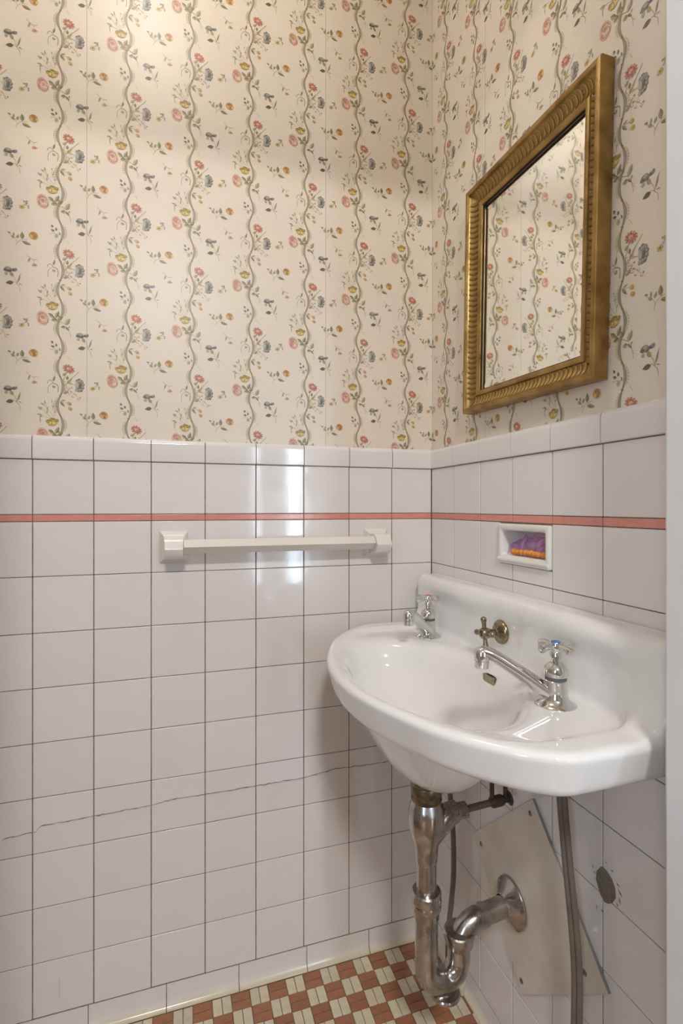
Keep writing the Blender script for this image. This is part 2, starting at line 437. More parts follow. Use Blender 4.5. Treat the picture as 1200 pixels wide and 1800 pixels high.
# cove base, six-inch pieces
def run_cove(wall, side, edges):
    for a, b in zip(edges[:-1], edges[1:]):
        wd = abs(b - a) - J
        key = (round(wd, 4), 'cove', side)
        if key not in _cache: _cache[key] = cove_mesh(wd); _cache[key].materials.append(M['cove'])
        o = bpy.data.objects.new('cove_tile', _cache[key]); link(o, wall)
        if side == 'back': o.location = ((a + b) / 2, 0, 0)
        else: o.location = (0, (a + b) / 2, 0); o.rotation_euler = (0, 0, -PI / 2)
run_cove(wall_back, 'back', [0, -.1645, -.3148, -.4665, -.6156, -.7635, -.914, -1.065, -1.215, XL])
run_cove(wall_right, 'right', [-.009, -.16, -.31, -.46, -.61, YF])

# crack running across the fifth course of the back wall
random.seed(11)
def ribbon_crack(pts, name, wall):
    P = []
    for (xa, za), (xb, zb) in zip(pts[:-1], pts[1:]):
        n = max(2, int(abs(xb - xa) / .006))
        for k in range(n):
            t = k / n; P.append((xa + (xb - xa) * t, za + (zb - za) * t + random.gauss(0, .0006)))
    P.append(pts[-1])
    vs, fs = [], []
    for k, (x, z) in enumerate(P):
        hw = abs(random.gauss(.00035, .00025)) + .00012
        vs += [(x, -.0012, z + hw), (x, -.0012, z - hw), (x, .002, z + hw), (x, .002, z - hw)]
    for k in range(len(P) - 1):
        b = 4 * k
        fs += [(b, b + 4, b + 5, b + 1), (b + 2, b + 6, b + 4, b), (b + 1, b + 5, b + 7, b + 3)]
    obj(name, mesh_from(vs, fs, smooth=False), M['crack'], wall)
ribbon_crack([(-.912, .4135), (-.855, .4178), (-.848, .4262), (-.75, .4288), (-.65, .4308), (-.60, .4360), (-.52, .4347), (-.42, .4347), (-.32, .4352), (-.25, .4440), (-.15, .4400), (-.075, .4420)], 'tile_crack', wall_back)
ribbon_crack([(-.815, .118), (-.8145, .100), (-.815, .085)], 'tile_crack', wall_back)

# grey mortar patch where a pipe was taken out of the right wall
hp = [(-.5377, .5215), (-.5300, .5100), (-.5287, .4966), (-.5330, .4880), (-.5377, .4795), (-.5450, .4745), (-.5511, .4765), (-.5590, .4830), (-.5650, .4950), (-.5640, .5080), (-.5580, .5170), (-.5500, .5220), (-.5430, .5235)]
hp2 = [(-y, z) for y, z in hp]
pm = MB().prism(hp2, 0, .0022).mesh(True, 50, bevel=.0006)
pm.transform(Matrix(((0, 0, -1, 0.001), (-1, 0, 0, 0), (0, 1, 0, 0), (0, 0, 0, 1)))); pm.materials.append(M['filler'])
obj('mortar_patch', pm, None, wall_right)
random.seed(3)
sm = MB()
for (y, z, l, a) in [(-.573, .507, .006, .7), (-.569, .5165, .004, .4), (-.572, .496, .005, 1.2), (-.559, .529, .003, .2), (-.548, .534, .002, .3), (-.523, .512, .003, 1), (-.526, .505, .002, .2), (-.568, .487, .003, 1.1), (-.530, .456, .004, 1.4), (-.5405, .458, .003, .5)]:
    q = [(y - l * math.cos(a), z - l * math.sin(a)), (y + .0006, z - .0007), (y + l * math.cos(a), z + l * math.sin(a)), (y - .0006, z + .0008)]
    sm.add([(-.0007, yy, zz) for yy, zz in q], [(0, 1, 2, 3)])
sm.build('dirt_specks', M['soot'], wall_right, smooth=False)

# ------------------------------------------------------------------ floor mosaic
FP = 0.0392; FX, FY = -0.1711, -0.0110
def in_view(x, y, z):
    dx, dy = x - camo.location.x, y - camo.location.y
    d = dx * math.sin(.3146) + dy * math.cos(.3146); s = dx * math.cos(.3146) - dy * math.sin(.3146)
    if d < .2: return False
    px, py = 612.07 + 904.36 * s / d, 891.05 - 904.36 * (z - 1.05) / d
    return -14 < px < 1180 and py < 1816
def half_tile(lx, ly):
    return MB().box(-lx / 2, lx / 2, -ly / 2, ly / 2, -.005, .0004).mesh(True, 50, bevel=.0007, seg=1)
gap = .0016
mt = half_tile(FP - gap, FP / 2 - gap * .6); mt.materials.append(M['terra'])
mc = half_tile(FP / 2 - gap * .8, FP - gap); mc.materials.append(M['cream'])
rest_t, rest_c = MB(), MB()
random.seed(21); nft = 0
for i in range(-32, 5):
    for j in range(-1, 19):
        x0 = FX + i * FP; y0 = FY - j * FP
        for h in (0, 1):
            terra = (i + j) % 2 == 0
            if terra: cx, cy, lx, ly, me = x0 + FP / 2, y0 - FP * (.25 + .5 * h), FP - gap, FP / 2 - gap * .6, mt
            else: cx, cy, lx, ly, me = x0 + FP * (.25 + .5 * h), y0 - FP / 2, FP / 2 - gap * .8, FP - gap, mc
            # cut at the walls
            xa, xb, ya, yb = cx - lx / 2, cx + lx / 2, cy - ly / 2, cy + ly / 2
            cut = False
            if xb > -.0085: xb = -.0085; cut = True
            if yb > -.0085: yb = -.0085; cut = True
            if xa < XL: xa = XL; cut = True
            if ya < YF: ya = YF; cut = True
            if xb - xa < .003 or yb - ya < .003: continue
            z = random.uniform(-.0004, .0003)
            if in_view(cx, cy, 0) and nft < 298:
                nft += 1
                if cut:
                    mm = half_tile(xb - xa, yb - ya); mm.materials.append(M['terra'] if terra else M['cream'])
                else: mm = me
                o = bpy.data.objects.new('floor_tile', mm); link(o, floor)
                o.location = ((xa + xb) / 2, (ya + yb) / 2, z); o.rotation_euler = (random.gauss(0, .006), random.gauss(0, .006), random.gauss(0, .008))
            else:
                (rest_t if terra else rest_c).box(xa, xb, ya, yb, -.005, .0002)
o = rest_t.build('floor_mosaic_terracotta', M['terra'], floor, smooth=False); o['kind'] = 'stuff'
o = rest_c.build('floor_mosaic_cream', M['cream'], floor, smooth=False); o['kind'] = 'stuff'
# ------------------------------------------------------------------ wallpaper print (flat ink shapes in the paper's own mesh)
class Ink:
    def __init__(self): self.t = []; self.c = []; self.l = []
    def tri(self, a, b, c, col, lay): self.t.append((a, b, c)); self.c.append(col); self.l.append(lay)
    def fan(self, pts, col, lay, col2=None):
        cx = sum(p[0] for p in pts) / len(pts); cy = sum(p[1] for p in pts) / len(pts)
        for i in range(len(pts)):
            self.tri((cx, cy), pts[i], pts[(i + 1) % len(pts)], col, lay)
    def ell(self, cx, cy, rx, ry, rot, col, lay, n=12, wob=0.0):
        a0 = math.radians(rot); p = []
        for i in range(n):
            a = 2 * PI * i / n; k = 1 + (random.uniform(-wob, wob) if wob else 0)
            x, y = rx * math.cos(a) * k, ry * math.sin(a) * k
            p.append((cx + x * math.cos(a0) - y * math.sin(a0), cy + x * math.sin(a0) + y * math.cos(a0)))
        self.fan(p, col, lay)
    def leaf(self, x0, y0, x1, y1, wd, c1, c2, lay):
        dx, dy = x1 - x0, y1 - y0; L = math.hypot(dx, dy) or 1; nx, ny = -dy / L, dx / L
        n = 6; A, B, Cc = [], [], []
        for k in range(n + 1):
            t = k / n; h = wd * math.sin(PI * t ** .8) * .6
            px, py = x0 + dx * t, y0 + dy * t
            A.append((px + nx * h, py + ny * h)); B.append((px - nx * h, py - ny * h)); Cc.append((px, py))
        for S, cc in ((A, c1), (B, c2)):
            for k in range(n):
                self.tri(Cc[k], S[k], S[k + 1], cc, lay); self.tri(Cc[k], S[k + 1], Cc[k + 1], cc, lay)
    def stroke(self, pts, wd, col, lay):
        n = len(pts)
        if not hasattr(wd, '__len__'): wd = [wd] * n
        A, B = [], []
        for k in range(n):
            p, q = pts[max(k - 1, 0)], pts[min(k + 1, n - 1)]
            dx, dy = q[0] - p[0], q[1] - p[1]; L = math.hypot(dx, dy) or 1
            nx, ny = -dy / L * wd[k] / 2, dx / L * wd[k] / 2
            A.append((pts[k][0] + nx, pts[k][1] + ny)); B.append((pts[k][0] - nx, pts[k][1] - ny))
        for k in range(n - 1):
            self.tri(A[k], B[k], B[k + 1], col, lay); self.tri(A[k], B[k + 1], A[k + 1], col, lay)
    def curve(self, pts, wd, col, lay, n=5):
        q = smooth_path([(p[0], p[1], 0) for p in pts], n); self.stroke([(p.x, p.y) for p in q], wd, col, lay)

PITCH, REP = 0.1246, 0.2290
C_ = {k: s2l(v) for k, v in dict(paper=(229, 217, 200), halo=(238, 228, 210), gband=(180, 170, 152), gdark=(118, 106, 88), glight=(218, 208, 188), ochre=(186, 152, 92), brown=(140, 112, 74),
      ruf=(218, 207, 180), tick=(146, 134, 100), green=(158, 152, 112), green2=(136, 129, 88), pale=(184, 182, 146), sage=(168, 166, 132), olive=(186, 158, 62), yel=(214, 188, 90), yel2=(228, 206, 124), dk=(124, 106, 52),
      red=(198, 126, 100), red2=(182, 106, 82), pinkc=(230, 180, 156), pink=(224, 180, 160), pink2=(210, 156, 136), pink3=(236, 202, 184), rosed=(168, 102, 84), blue=(142, 139, 137), blue2=(113, 110, 110), blue3=(172, 170, 166), bluel=(196, 196, 180),
      orange=(204, 150, 72), orange2=(184, 122, 44), orange3=(222, 178, 104), tan=(206, 170, 112), mauve=(170, 148, 136), gs=(104, 100, 88), blush=(222, 190, 168)).items()}
for k_ in list(C_):                                     # aged, muted inks
    if k_ != 'paper':
        r_, g_, b_ = C_[k_]; l_ = .3 * r_ + .55 * g_ + .15 * b_; pw_ = C_['paper']
        C_[k_] = tuple((v * .80 + l_ * .20) * t_ * .97 for v, t_, p_ in zip((r_, g_, b_), (1.02, .97, .86), pw_))

def make_unit():
    random.seed(99)
    I = Ink()
    K = lambda X, Y: ((X - 690) * .106, (Y - 270) * .1145)             # drawing units -> mm, y down
    def P(*a): return [K(x, y) for x, y in a]
    # --- ribbon, three waves per repeat
    def rx(dy): return -15.05 + 5.2 * math.cos(2 * PI * (dy - 35.5) / 76.33)
    def cv(dy): return math.cos(2 * PI * (dy - 35.5) / 76.33)          # +1 bulging right, -1 left
    ys = [(-30.9 + 229.0 * k / 108) for k in range(109)]
    # outer ruffle
    for k in range(108):
        y0, y1 = ys[k], ys[k + 1]
        for (ya, yb) in ((y0, y1),):
            ca, cb = cv(ya), cv(yb)
            if abs(ca) > .25 and abs(cb) > .25 and ca * cb > 0:
                s = 1 if ca > 0 else -1
                wa, wb = 4.4 * (abs(ca) - .25) ** .5, 4.4 * (abs(cb) - .25) ** .5
                xa, xb = rx(ya) + s * 2.9, rx(yb) + s * 2.9
                q = [(xa, ya), (xa + s * wa, ya), (xb + s * wb, yb), (xb, yb)]
                I.tri(q[0], q[1], q[2], C_['ruf'], 0); I.tri(q[0], q[2], q[3], C_['ruf'], 0)
                if k % 2 == 0: I.stroke([(xa + s * wa * .35, ya), (xa + s * (wa + .6), ya + .9)], .55, C_['tick'], 1)
    def off(o, wd, col, lay, amp=0.0):
        I.stroke([(rx(y) + o * (0.35 + .65 * abs(cv(y))), y) for y in ys], [wd * (.45 + .55 * abs(cv(y))) for y in ys], col, lay)
    off(0, 5.2, C_['glight'], 1)
    off(-2.1, .85, C_['gdark'], 2); off(2.1, .85, C_['gdark'], 2)
    off(-.95, 1.1, C_['gband'], 2); off(.75, 1.3, C_['gband'], 2); off(.1, .45, C_['gdark'], 3)
    # ochre twists at the crossings
    for k in range(6):
        yc = 35.5 + 76.33 * (.25 + .5 * k) - 76.33
        if yc < -31: yc += 229
        pts = [(rx(yc + d) , yc + d) for d in (-5.5, -3, 0, 3, 5.5)]
        I.stroke(pts, [.8, 2.4, 3.0, 2.4, .8], C_['ochre'], 4)
        I.stroke([(p[0] + .7, p[1]) for p in pts], [.3, .8, 1.0, .8, .3], C_['brown'], 5)
        I.stroke([(rx(yc) - 2.4, yc - 1.6), (rx(yc) + 2.4, yc + 1.2)], .9, C_['brown'], 5)
    def leaf(x0, y0, x1, y1, w, c1='green', c2='pale', l=2):
        a, b = K(x0, y0), K(x1, y1); I.leaf(*a, *b, w, C_[c1], C_[c2], l)
    def line(pts, w=.7, c='green', l=2): I.curve(P(*pts), w, C_[c], l)
    def ell(x, y, rx_, ry_, rot, c, l=2, n=12, wob=0): a = K(x, y); I.ell(*a, rx_, ry_, rot, C_[c], l, n, wob)
    # --- red daisy
    for k in range(11):
        a = 2 * PI * k / 11 + .2; x, y = 690 + 68 * math.cos(a), 270 + 50 * math.sin(a) + 18 * math.cos(a)
        ell(x, y, 3.6, 2.3, math.degrees(a), 'red' if k % 2 else 'red2', 3)
        ell(690 + 84 * math.cos(a + .15), 270 + 62 * math.sin(a + .15) + 20 * math.cos(a), 1.5, 1.1, math.degrees(a), 'pinkc', 4, 8)
    ell(690, 268, 5.4, 4.2, 18, 'red', 4); ell(688, 264, 3.8, 2.7, 18, 'pinkc', 5); ell(700, 276, 1.6, 1.2, 18, 'red', 6, 8)
    # stems and blades round it
    line([(640, 340), (630, 400), (600, 480), (590, 560)], .8); line([(700, 500), (740, 430), (800, 370), (865, 300)], 1.1, 'sage')
    leaf(585, 385, 660, 340, 5.0); leaf(665, 460, 668, 385, 4.2, 'green2', 'green'); leaf(690, 510, 760, 400, 3.2, 'pale', 'green')
    line([(620, 560), (680, 520), (760, 530), (800, 540)], .8)
    ell(690, 490, 4.0, 2.6, -50, 'olive', 3); ell(720, 520, 3.0, 1.8, 10, 'pale', 3)
    # --- blue-grey flower
    for a, rr in ((-80, 88), (-45, 92), (-10, 90), (25, 92), (60, 98), (95, 95), (-115, 80)):
        x, y = 862 + rr * .62 * math.cos(math.radians(a)), 540 + rr * .88 * math.sin(math.radians(a))
        ell(x, y, 4.6, 4.0, a, 'blue' if a % 2 else 'blue2', 3, 10, .12)
        ell(x + 12, y - 6, 2.2, 1.7, a, 'blue3', 5, 8)
    ell(862, 545, 6.6, 8.4, 8, 'blue', 4, 14); ell(885, 560, 2.6, 6.2, 12, 'blue2', 5); ell(826, 530, 3.0, 6.6, -8, 'bluel', 5, 12)
    ell(820, 625, 2.6, 3.8, 12, 'blue3', 5); line([(826, 480), (832, 530), (828, 590)], .5, 'blue2', 6)
    # loops of pale berries
    for x, y, r in ((690, 600, 2.3), (740, 590, 1.8), (800, 700, 2.6), (760, 745, 2.2), (850, 785, 2.4), (700, 690, 2.6), (640, 640, 2.2), (880, 760, 1.8), (730, 660, 1.8)):
        ell(x, y, r, r * .82, 30, 'mauve' if r < 2.3 else 'pink2', 3, 10); ell(x + 4, y - 3, r * .6, r * .5, 30, 'halo' if r > 2 else 'pale', 4, 8)
    line([(600, 640), (680, 640), (760, 680), (850, 760)], .6, 'sage'); line([(600, 690), (660, 660), (720, 600)], .8, 'green'); leaf(600, 700, 690, 660, 4.2, 'green', 'olive')
    # --- spidery blossom on the left
    line([(330, 545), (350, 500), (390, 480), (430, 520)], 1.2, 'sage'); line([(430, 530), (490, 550), (515, 600), (505, 690)], 1.4, 'green')
    line([(350, 600), (345, 650), (350, 710)], .9, 'mauve'); line([(430, 525), (380, 560), (350, 600)], .7, 'green')
    leaf(430, 500, 460, 400, 3.4, 'brown', 'sage'); line([(460, 400), (462, 350)], .5, 'sage'); ell(442, 592, 3.0, 2.6, 20, 'green', 3); ell(440, 588, 1.4, 1.2, 0, 'blush', 4, 8)
    # --- orange buds
    line([(545, 830), (590, 890), (620, 930)], .8); leaf(548, 835, 625, 930, 4.2, 'green2', 'sage'); leaf(560, 830, 640, 810, 2.6, 'sage', 'green')
    line([(560, 845), (630, 850), (690, 870)], .6, 'sage')
    for x, y in ((703, 872), (716, 958)):
        ell(x, y, 4.4, 3.4, 40, 'tan', 3); ell(x + 14, y + 8, 2.2, 2.2, 40, 'orange', 4, 10); ell(x - 12, y - 8, 1.5, 1.1, 40, 'orange3', 5, 8)
    # --- twigs above the yellow flower
    for pts in ([(440, 1110), (360, 1010), (290, 920), (240, 880)], [(410, 1130), (320, 1060), (250, 980), (190, 950)], [(380, 1150), (290, 1110), (200, 1085)], [(350, 1020), (330, 960), (300, 850)], [(460, 1100), (450, 1020), (420, 950), (415, 820)]):
        line(pts, .55, 'sage', 2)
    for x0, y0, x1, y1, wd in ((290, 920, 225, 880, 2.6), (300, 900, 288, 830, 2.4), (240, 1000, 175, 950, 2.6), (330, 1000, 345, 940, 2.6), (250, 1090, 160, 1075, 3.0), (260, 1100, 200, 1130, 2.6), (330, 1060, 330, 1000, 2.2), (230, 1000, 235, 940, 2.0), (215, 1120, 225, 1230, 1.6), (420, 960, 440, 900, 1.8), (420, 860, 395, 830, 1.5), (445, 1040, 480, 1010, 1.8)):
        leaf(x0, y0, x1, y1, wd, 'green', 'pale')
    # --- yellow flower
    for x, y, a_, b_, r, c in ((350, 1195, 4.6, 4.2, 20, 'olive'), (420, 1155, 5.4, 3.4, 0, 'olive'), (485, 1175, 4.6, 3.6, -15, 'olive'), (375, 1235, 4.4, 3.4, 25, 'yel'), (425, 1240, 4.8, 3.2, 0, 'yel'), (470, 1225, 4.2, 3.2, -25, 'yel'), (420, 1200, 5.0, 3.4, 0, 'yel2')):
        ell(x, y, a_, b_, r, c, 3, 12, .06)
    ell(392, 1215, 2.6, 1.8, 25, 'yel2', 5, 8); ell(448, 1222, 2.4, 1.6, -20, 'yel2', 5, 8)
    for pts in ([(325, 1180), (370, 1175), (410, 1190)], [(390, 1140), (430, 1150), (470, 1145)], [(430, 1190), (480, 1190), (520, 1175)], [(360, 1250), (420, 1268), (470, 1250)], [(410, 1190), (415, 1220), (405, 1250)]): line(pts, .9, 'dk', 6)
    # --- pink rose
    ell(262, 1425, 10.6, 14.2, -12, 'pink', 3, 18, .05)
    for x, y, a_, b_, r, c in ((235, 1370, 5.4, 5.2, 0, 'pink2'), (300, 1440, 4.2, 7.4, -10, 'pink3'), (225, 1455, 4.6, 6.6, 12, 'pink2'), (270, 1500, 6.4, 4.2, 8, 'pink'), (262, 1420, 5.2, 6.4, 0, 'pink3'), (258, 1415, 3.0, 3.6, 0, 'pink2'), (300, 1375, 4.0, 4.4, 20, 'pink'), (330, 1470, 3.0, 4.6, 10, 'pink2')):
        ell(x, y, a_, b_, r, c, 4, 12)
    for pts in ([(190, 1380), (230, 1350), (290, 1350), (330, 1400)], [(215, 1420), (240, 1385), (290, 1400), (300, 1450)], [(200, 1440), (220, 1490), (270, 1520), (330, 1500)], [(240, 1420), (262, 1402), (280, 1425), (262, 1450)], [(310, 1410), (335, 1450), (335, 1500)]): line(pts, .7, 'rosed', 6)
    # --- leaves round the knot
    for a in ((440, 1400, 350, 1330, 5.6), (470, 1400, 530, 1280, 5.8), (500, 1440, 600, 1360, 5.4), (480, 1440, 400, 1445, 4.6), (470, 1420, 400, 1380, 4.0), (560, 1420, 520, 1350, 4)): leaf(*a, 'green2', 'sage', 5)
    ell(510, 1448, 4.2, 2.6, -10, 'ochre', 6); ell(475, 1425, 2.0, 1.6, 0, 'brown', 6, 8)
    line([(540, 1455), (600, 1480), (650, 1510)], .7, 'green', 5); leaf(640, 1510, 710, 1385, 6.8, 'green', 'pale', 5); leaf(640, 1545, 555, 1555, 5.0, 'green2', 'sage', 5); leaf(640, 1540, 705, 1605, 3.2, 'brown', 'green', 5); leaf(690, 1560, 712, 1520, 2.4, 'sage', 'green', 5)
    line([(690, 1600), (710, 1650), (725, 1740)], .5, 'mauve'); line([(710, 1660), (760, 1690)], .45, 'mauve'); line([(705, 1650), (740, 1640)], .4, 'mauve')
    # --- small dark sprig
    for a in ((425, 1850, 400, 1800, 3.8), (455, 1915, 390, 1885, 3.8), (480, 1900, 480, 1840, 3.6), (550, 1970, 528, 1910, 2.0)): leaf(*a, 'gs', 'mauve')
    line([(385, 1960), (430, 1945), (500, 1955), (550, 1960)], .7, 'sage'); ell(485, 1990, 3.4, 3.8, 10, 'pale', 3); ell(490, 1985, 1.6, 1.8, 10, 'sage', 4, 8)
    line([(660, 2040), (690, 2080), (710, 2115)], .5, 'mauve')
    # --- scattered sprigs between the ribbons (px of the print relative to the daisy)
    def Q(x, y): return ((x - 118.9) * 1.06, (y - 246.8) * 1.145)
    def qcurve(pts, w, c, l=2): I.curve([Q(*p) for p in pts], w, C_[c], l)
    def qleaf(x0, y0, x1, y1, w, c1='green', c2='sage'): I.leaf(*Q(x0, y0), *Q(x1, y1), w, C_[c1], C_[c2], 2)
    # orange bud with leaves: source crop 12x at (0,400), repeat 200 px above
    B = lambda x, y: (x / 12.0, 400 + y / 12.0 - 200.0)
    qcurve([B(395, 540), B(420, 470), B(500, 400), B(620, 385)], .6, 'green'); qcurve([B(420, 470), B(390, 400), B(300, 330), B(250, 290)], .5, 'green')
    qleaf(*B(515, 385), *B(510, 235), 6.0, 'green2', 'green'); qleaf(*B(510, 430), *B(690, 480), 5.0, 'green2', 'green'); qleaf(*B(405, 380), *B(450, 300), 4.0); qleaf(*B(300, 340), *B(380, 390), 4.2, 'olive', 'green'); qleaf(*B(345, 350), *B(355, 265), 3.0); qleaf(*B(300, 300), *B(230, 275), 2.6, 'green2', 'green')
    bx_, by_ = Q(*B(735, 285)); I.ell(bx_, by_, 8.2, 7.4, 25, C_['orange'], 3, 14, .05); I.ell(bx_ + 2.6, by_ + 1.2, 3.4, 4.8, 30, C_['orange2'], 4); I.ell(bx_ - 2.4, by_ + .8, 3.6, 4.4, 25, C_['orange3'], 4); I.ell(bx_ + 5.6, by_ + 1.4, 2.6, 3.6, 10, C_['yel'], 4); I.ell(bx_ - 1, by_ - 4.2, 4, 2.2, 25, C_['orange2'], 5)
    I.curve([(bx_ - 4, by_ - 3), (bx_ - .6, by_ + .5), (bx_ + 1.2, by_ + 5)], 1.1, C_['dk'], 6)
    # small pink bud
    qcurve([B(590, 680), B(660, 740), B(730, 775), B(810, 760)], .7, 'green'); qleaf(*B(665, 740), *B(625, 850), 3.0, 'sage', 'mauve'); qcurve([B(730, 775), B(740, 820)], .5, 'green')
    bx_, by_ = Q(*B(745, 880)); I.ell(bx_, by_, 4.2, 3.6, 0, C_['pink'], 3); I.ell(bx_ + .8, by_, 2.0, 2.4, 0, C_['red'], 4, 8); I.ell(bx_ + 4.2, by_ + .4, 1.4, 1.2, 0, C_['green'], 4, 8); I.ell(bx_ - 2.8, by_ + 1.4, 1.2, 1.0, 0, C_['red2'], 4, 8)
    # blue iris sprig: crop 20x at (0,270)
    B = lambda x, y: (x / 20.0, 270 + y / 20.0)
    qcurve([B(560, 520), B(640, 620), B(690, 780), B(770, 880), B(790, 1040)], .7, 'green'); qcurve([B(700, 760), B(720, 640), B(770, 500), B(830, 420)], [.5] * 0 or .9, 'green'); qleaf(*B(720, 720), *B(800, 450), 2.4, 'green2', 'sage')
    qcurve([B(690, 790), B(600, 720), B(540, 760)], .7, 'olive'); qleaf(*B(580, 745), *B(330, 785), 6.4, 'gs', 'dk'); qleaf(*B(730, 760), *B(860, 790), 1.6, 'mauve', 'sage')
    for x, y, a_, b_, r, c in ((400, 320, 6.6, 5.2, -15, 'blue'), (330, 350, 3.6, 2.6, 0, 'blue2'), (450, 370, 4.2, 2.6, 0, 'gs'), (600, 320, 5.0, 2.8, -10, 'blue2'), (655, 300, 2.6, 3.0, 0, 'blue'), (350, 470, 3.0, 2.8, 0, 'blue3'), (420, 290, 3.4, 2.4, -20, 'blue3'), (590, 270, 2.0, 1.2, 0, 'bluel')):
        X, Y = Q(*B(x, y)); I.ell(X, Y, a_, b_, r, C_[c], 3 if c != 'blue3' else 4, 11, .06)
    X, Y = Q(*B(525, 480)); I.ell(X, Y, 3.0, 4.4, -30, C_['green'], 3); I.ell(X + .8, Y + .6, 1.6, 2.6, -30, C_['olive'], 4)
    # small yellow blossom
    X0, Y0 = Q(43, 176)
    I.curve([(X0 + 2, Y0 - 2), (X0 + 6, Y0 - 6), (X0 + 5, Y0 - 11)], .6, C_['green'], 2); I.curve([(X0 + 3, Y0 - 2), (X0 + 9, Y0 - 3), (X0 + 11, Y0 + 2)], .6, C_['green'], 2)
    for a in ((5, -8, 1, -11, 3), (6, -8, 9, -12, 3.2), (5, -6, 10, -7, 2.8), (9, -3, 12, -1, 2.2), (10, -1, 11, 4, 2.2)): I.leaf(X0 + a[0], Y0 + a[1], X0 + a[2], Y0 + a[3], a[4], C_['green'], C_['sage'], 2)
    for k in range(5):
        a = 2 * PI * k / 5; I.ell(X0 - 1 + 3.0 * math.cos(a), Y0 + 2 + 2.6 * math.sin(a), 2.3, 1.9, 0, C_['yel'] if k % 2 else C_['tan'], 3, 8)
    I.ell(X0 - 1, Y0 + 2, 1.5, 1.3, 0, C_['dk'], 4, 8)
    t = np.array(I.t, float).reshape(-1, 3, 2) * .001; t[:, :, 1] *= -1          # metres, y up
    return t, np.array(I.c), np.array(I.l)
U_T, U_C, U_L = make_unit()
U_LO, U_HI = U_T.min((0, 1)), U_T.max((0, 1))

def clip_tri(tri, a0, a1, b0, b1):
    poly = [tuple(p) for p in tri]
    for ax, lim, s in ((0, a0, 1), (0, a1, -1), (1, b0, 1), (1, b1, -1)):
        out = []
        for i in range(len(poly)):
            p, q = poly[i], poly[(i + 1) % len(poly)]
            dp, dq = s * (p[ax] - lim), s * (q[ax] - lim)
            if dp >= 0: out.append(p)
            if (dp >= 0) != (dq >= 0):
                t = dp / (dp - dq); out.append((p[0] + (q[0] - p[0]) * t, p[1] + (q[1] - p[1]) * t))
        poly = out
        if len(poly) < 3: return []
    return [(poly[0], poly[i], poly[i + 1]) for i in range(1, len(poly) - 1)]

def paper_strip(wall, side, s0, s1, z0, z1, daisies):
    """s = distance along the wall to the viewer's right; daisies = [(s, z)] positions of the red daisy per ribbon"""
    T_, Cc, Lc = [], [], []
    for (sd, zd) in daisies:
        k0 = int(math.floor((z0 - zd - .3) / REP)); k1 = int(math.ceil((z1 - zd + .3) / REP))
        for k in range(k0, k1 + 1):
            o = np.array([sd, zd + k * REP]); lo, hi = U_LO + o, U_HI + o
            if hi[0] < s0 or lo[0] > s1 or hi[1] < z0 or lo[1] > z1: continue
            t = U_T + o
            inside = (t[:, :, 0].min(1) >= s0) & (t[:, :, 0].max(1) <= s1) & (t[:, :, 1].min(1) >= z0) & (t[:, :, 1].max(1) <= z1)
            T_.append(t[inside]); Cc.append(U_C[inside]); Lc.append(U_L[inside])
            part = ~inside & ~((t[:, :, 0].max(1) < s0) | (t[:, :, 0].min(1) > s1) | (t[:, :, 1].max(1) < z0) | (t[:, :, 1].min(1) > z1))
            for i in np.nonzero(part)[0]:
                r = clip_tri(t[i], s0, s1, z0, z1)
                if r: T_.append(np.array(r)); Cc.append(np.repeat(U_C[i:i + 1], len(r), 0)); Lc.append(np.repeat(U_L[i:i + 1], len(r), 0))
    t = np.concatenate(T_); c = np.concatenate(Cc); l = np.concatenate(Lc)
    e = .00025
    base = np.array([[[s0 + e, z0], [s1 - e, z0], [s1 - e, z1]], [[s0 + e, z0], [s1 - e, z1], [s0 + e, z1]]])
    t = np.concatenate([base, t]); c = np.concatenate([np.array([C_['paper']] * 2), c]); l = np.concatenate([[-3, -3], l])
    n = len(t)
    depth = .00028 + (l[:, None] + 3) * .00006 + np.zeros((n, 3))
    depth[2:] += (np.arange(n - 2)[:, None] % 97) * 3e-7
    co = np.zeros((n * 3, 3))
    S, Zc = t[:, :, 0].reshape(-1), t[:, :, 1].reshape(-1); D = depth.reshape(-1)
    if side == 'back': co[:, 0] = S; co[:, 1] = REC - D; co[:, 2] = Zc
    else: co[:, 1] = -S; co[:, 0] = REC - D; co[:, 2] = Zc
    me = bpy.data.meshes.new('wallpaper')
    me.vertices.add(n * 3); me.vertices.foreach_set('co', co.reshape(-1))
    me.loops.add(n * 3); me.loops.foreach_set('vertex_index', np.arange(n * 3, dtype=np.int32))
    me.polygons.add(n); me.polygons.foreach_set('loop_start', np.arange(0, n * 3, 3, dtype=np.int32))
    # consistent winding towards the room
    at = me.color_attributes.new('ink', 'FLOAT_COLOR', 'CORNER')
    cc = np.ones((n * 3, 4), np.float32); cc[:, :3] = np.repeat(c, 3, 0); at.data.foreach_set('color', cc.reshape(-1))
    me.update(calc_edges=True); me.validate()
    return obj('wallpaper_strip', me, M['paper'], wall)

ZB = 1.7775
back_d = [(-.0499 - k * PITCH, ZB - (REP / 2 if k % 2 == 1 else 0) - .0045 * 0) for k in range(-1, 11)]
back_d = [(-.0503 - k * .1248, (1.5531 if k % 2 == 0 else 1.4349 + .003)) for k in range(0, 12)] + [(.0745, 1.435)]
right_d = [(.0803 + k * .1268, (1.4325 - .0027 * k if k % 2 == 0 else 1.5490 - .0027 * k)) for k in range(0, 6)] + [(-.05, 1.553)]
ZP0 = CAP1 - .006
for a, b in ((-1.2641, -.7666), (-.7666, -.2692), (-.2692, .0038)):
    paper_strip(wall_back, 'back', a, b, ZP0, ZC, back_d)
paper_strip(wall_back, 'back', XL, -1.2641, ZP0, ZC, back_d)
for a, b in ((-.0037, .2288), (.2288, .72)):
    paper_strip(wall_right, 'right', a, b, ZP0, ZC, right_d)
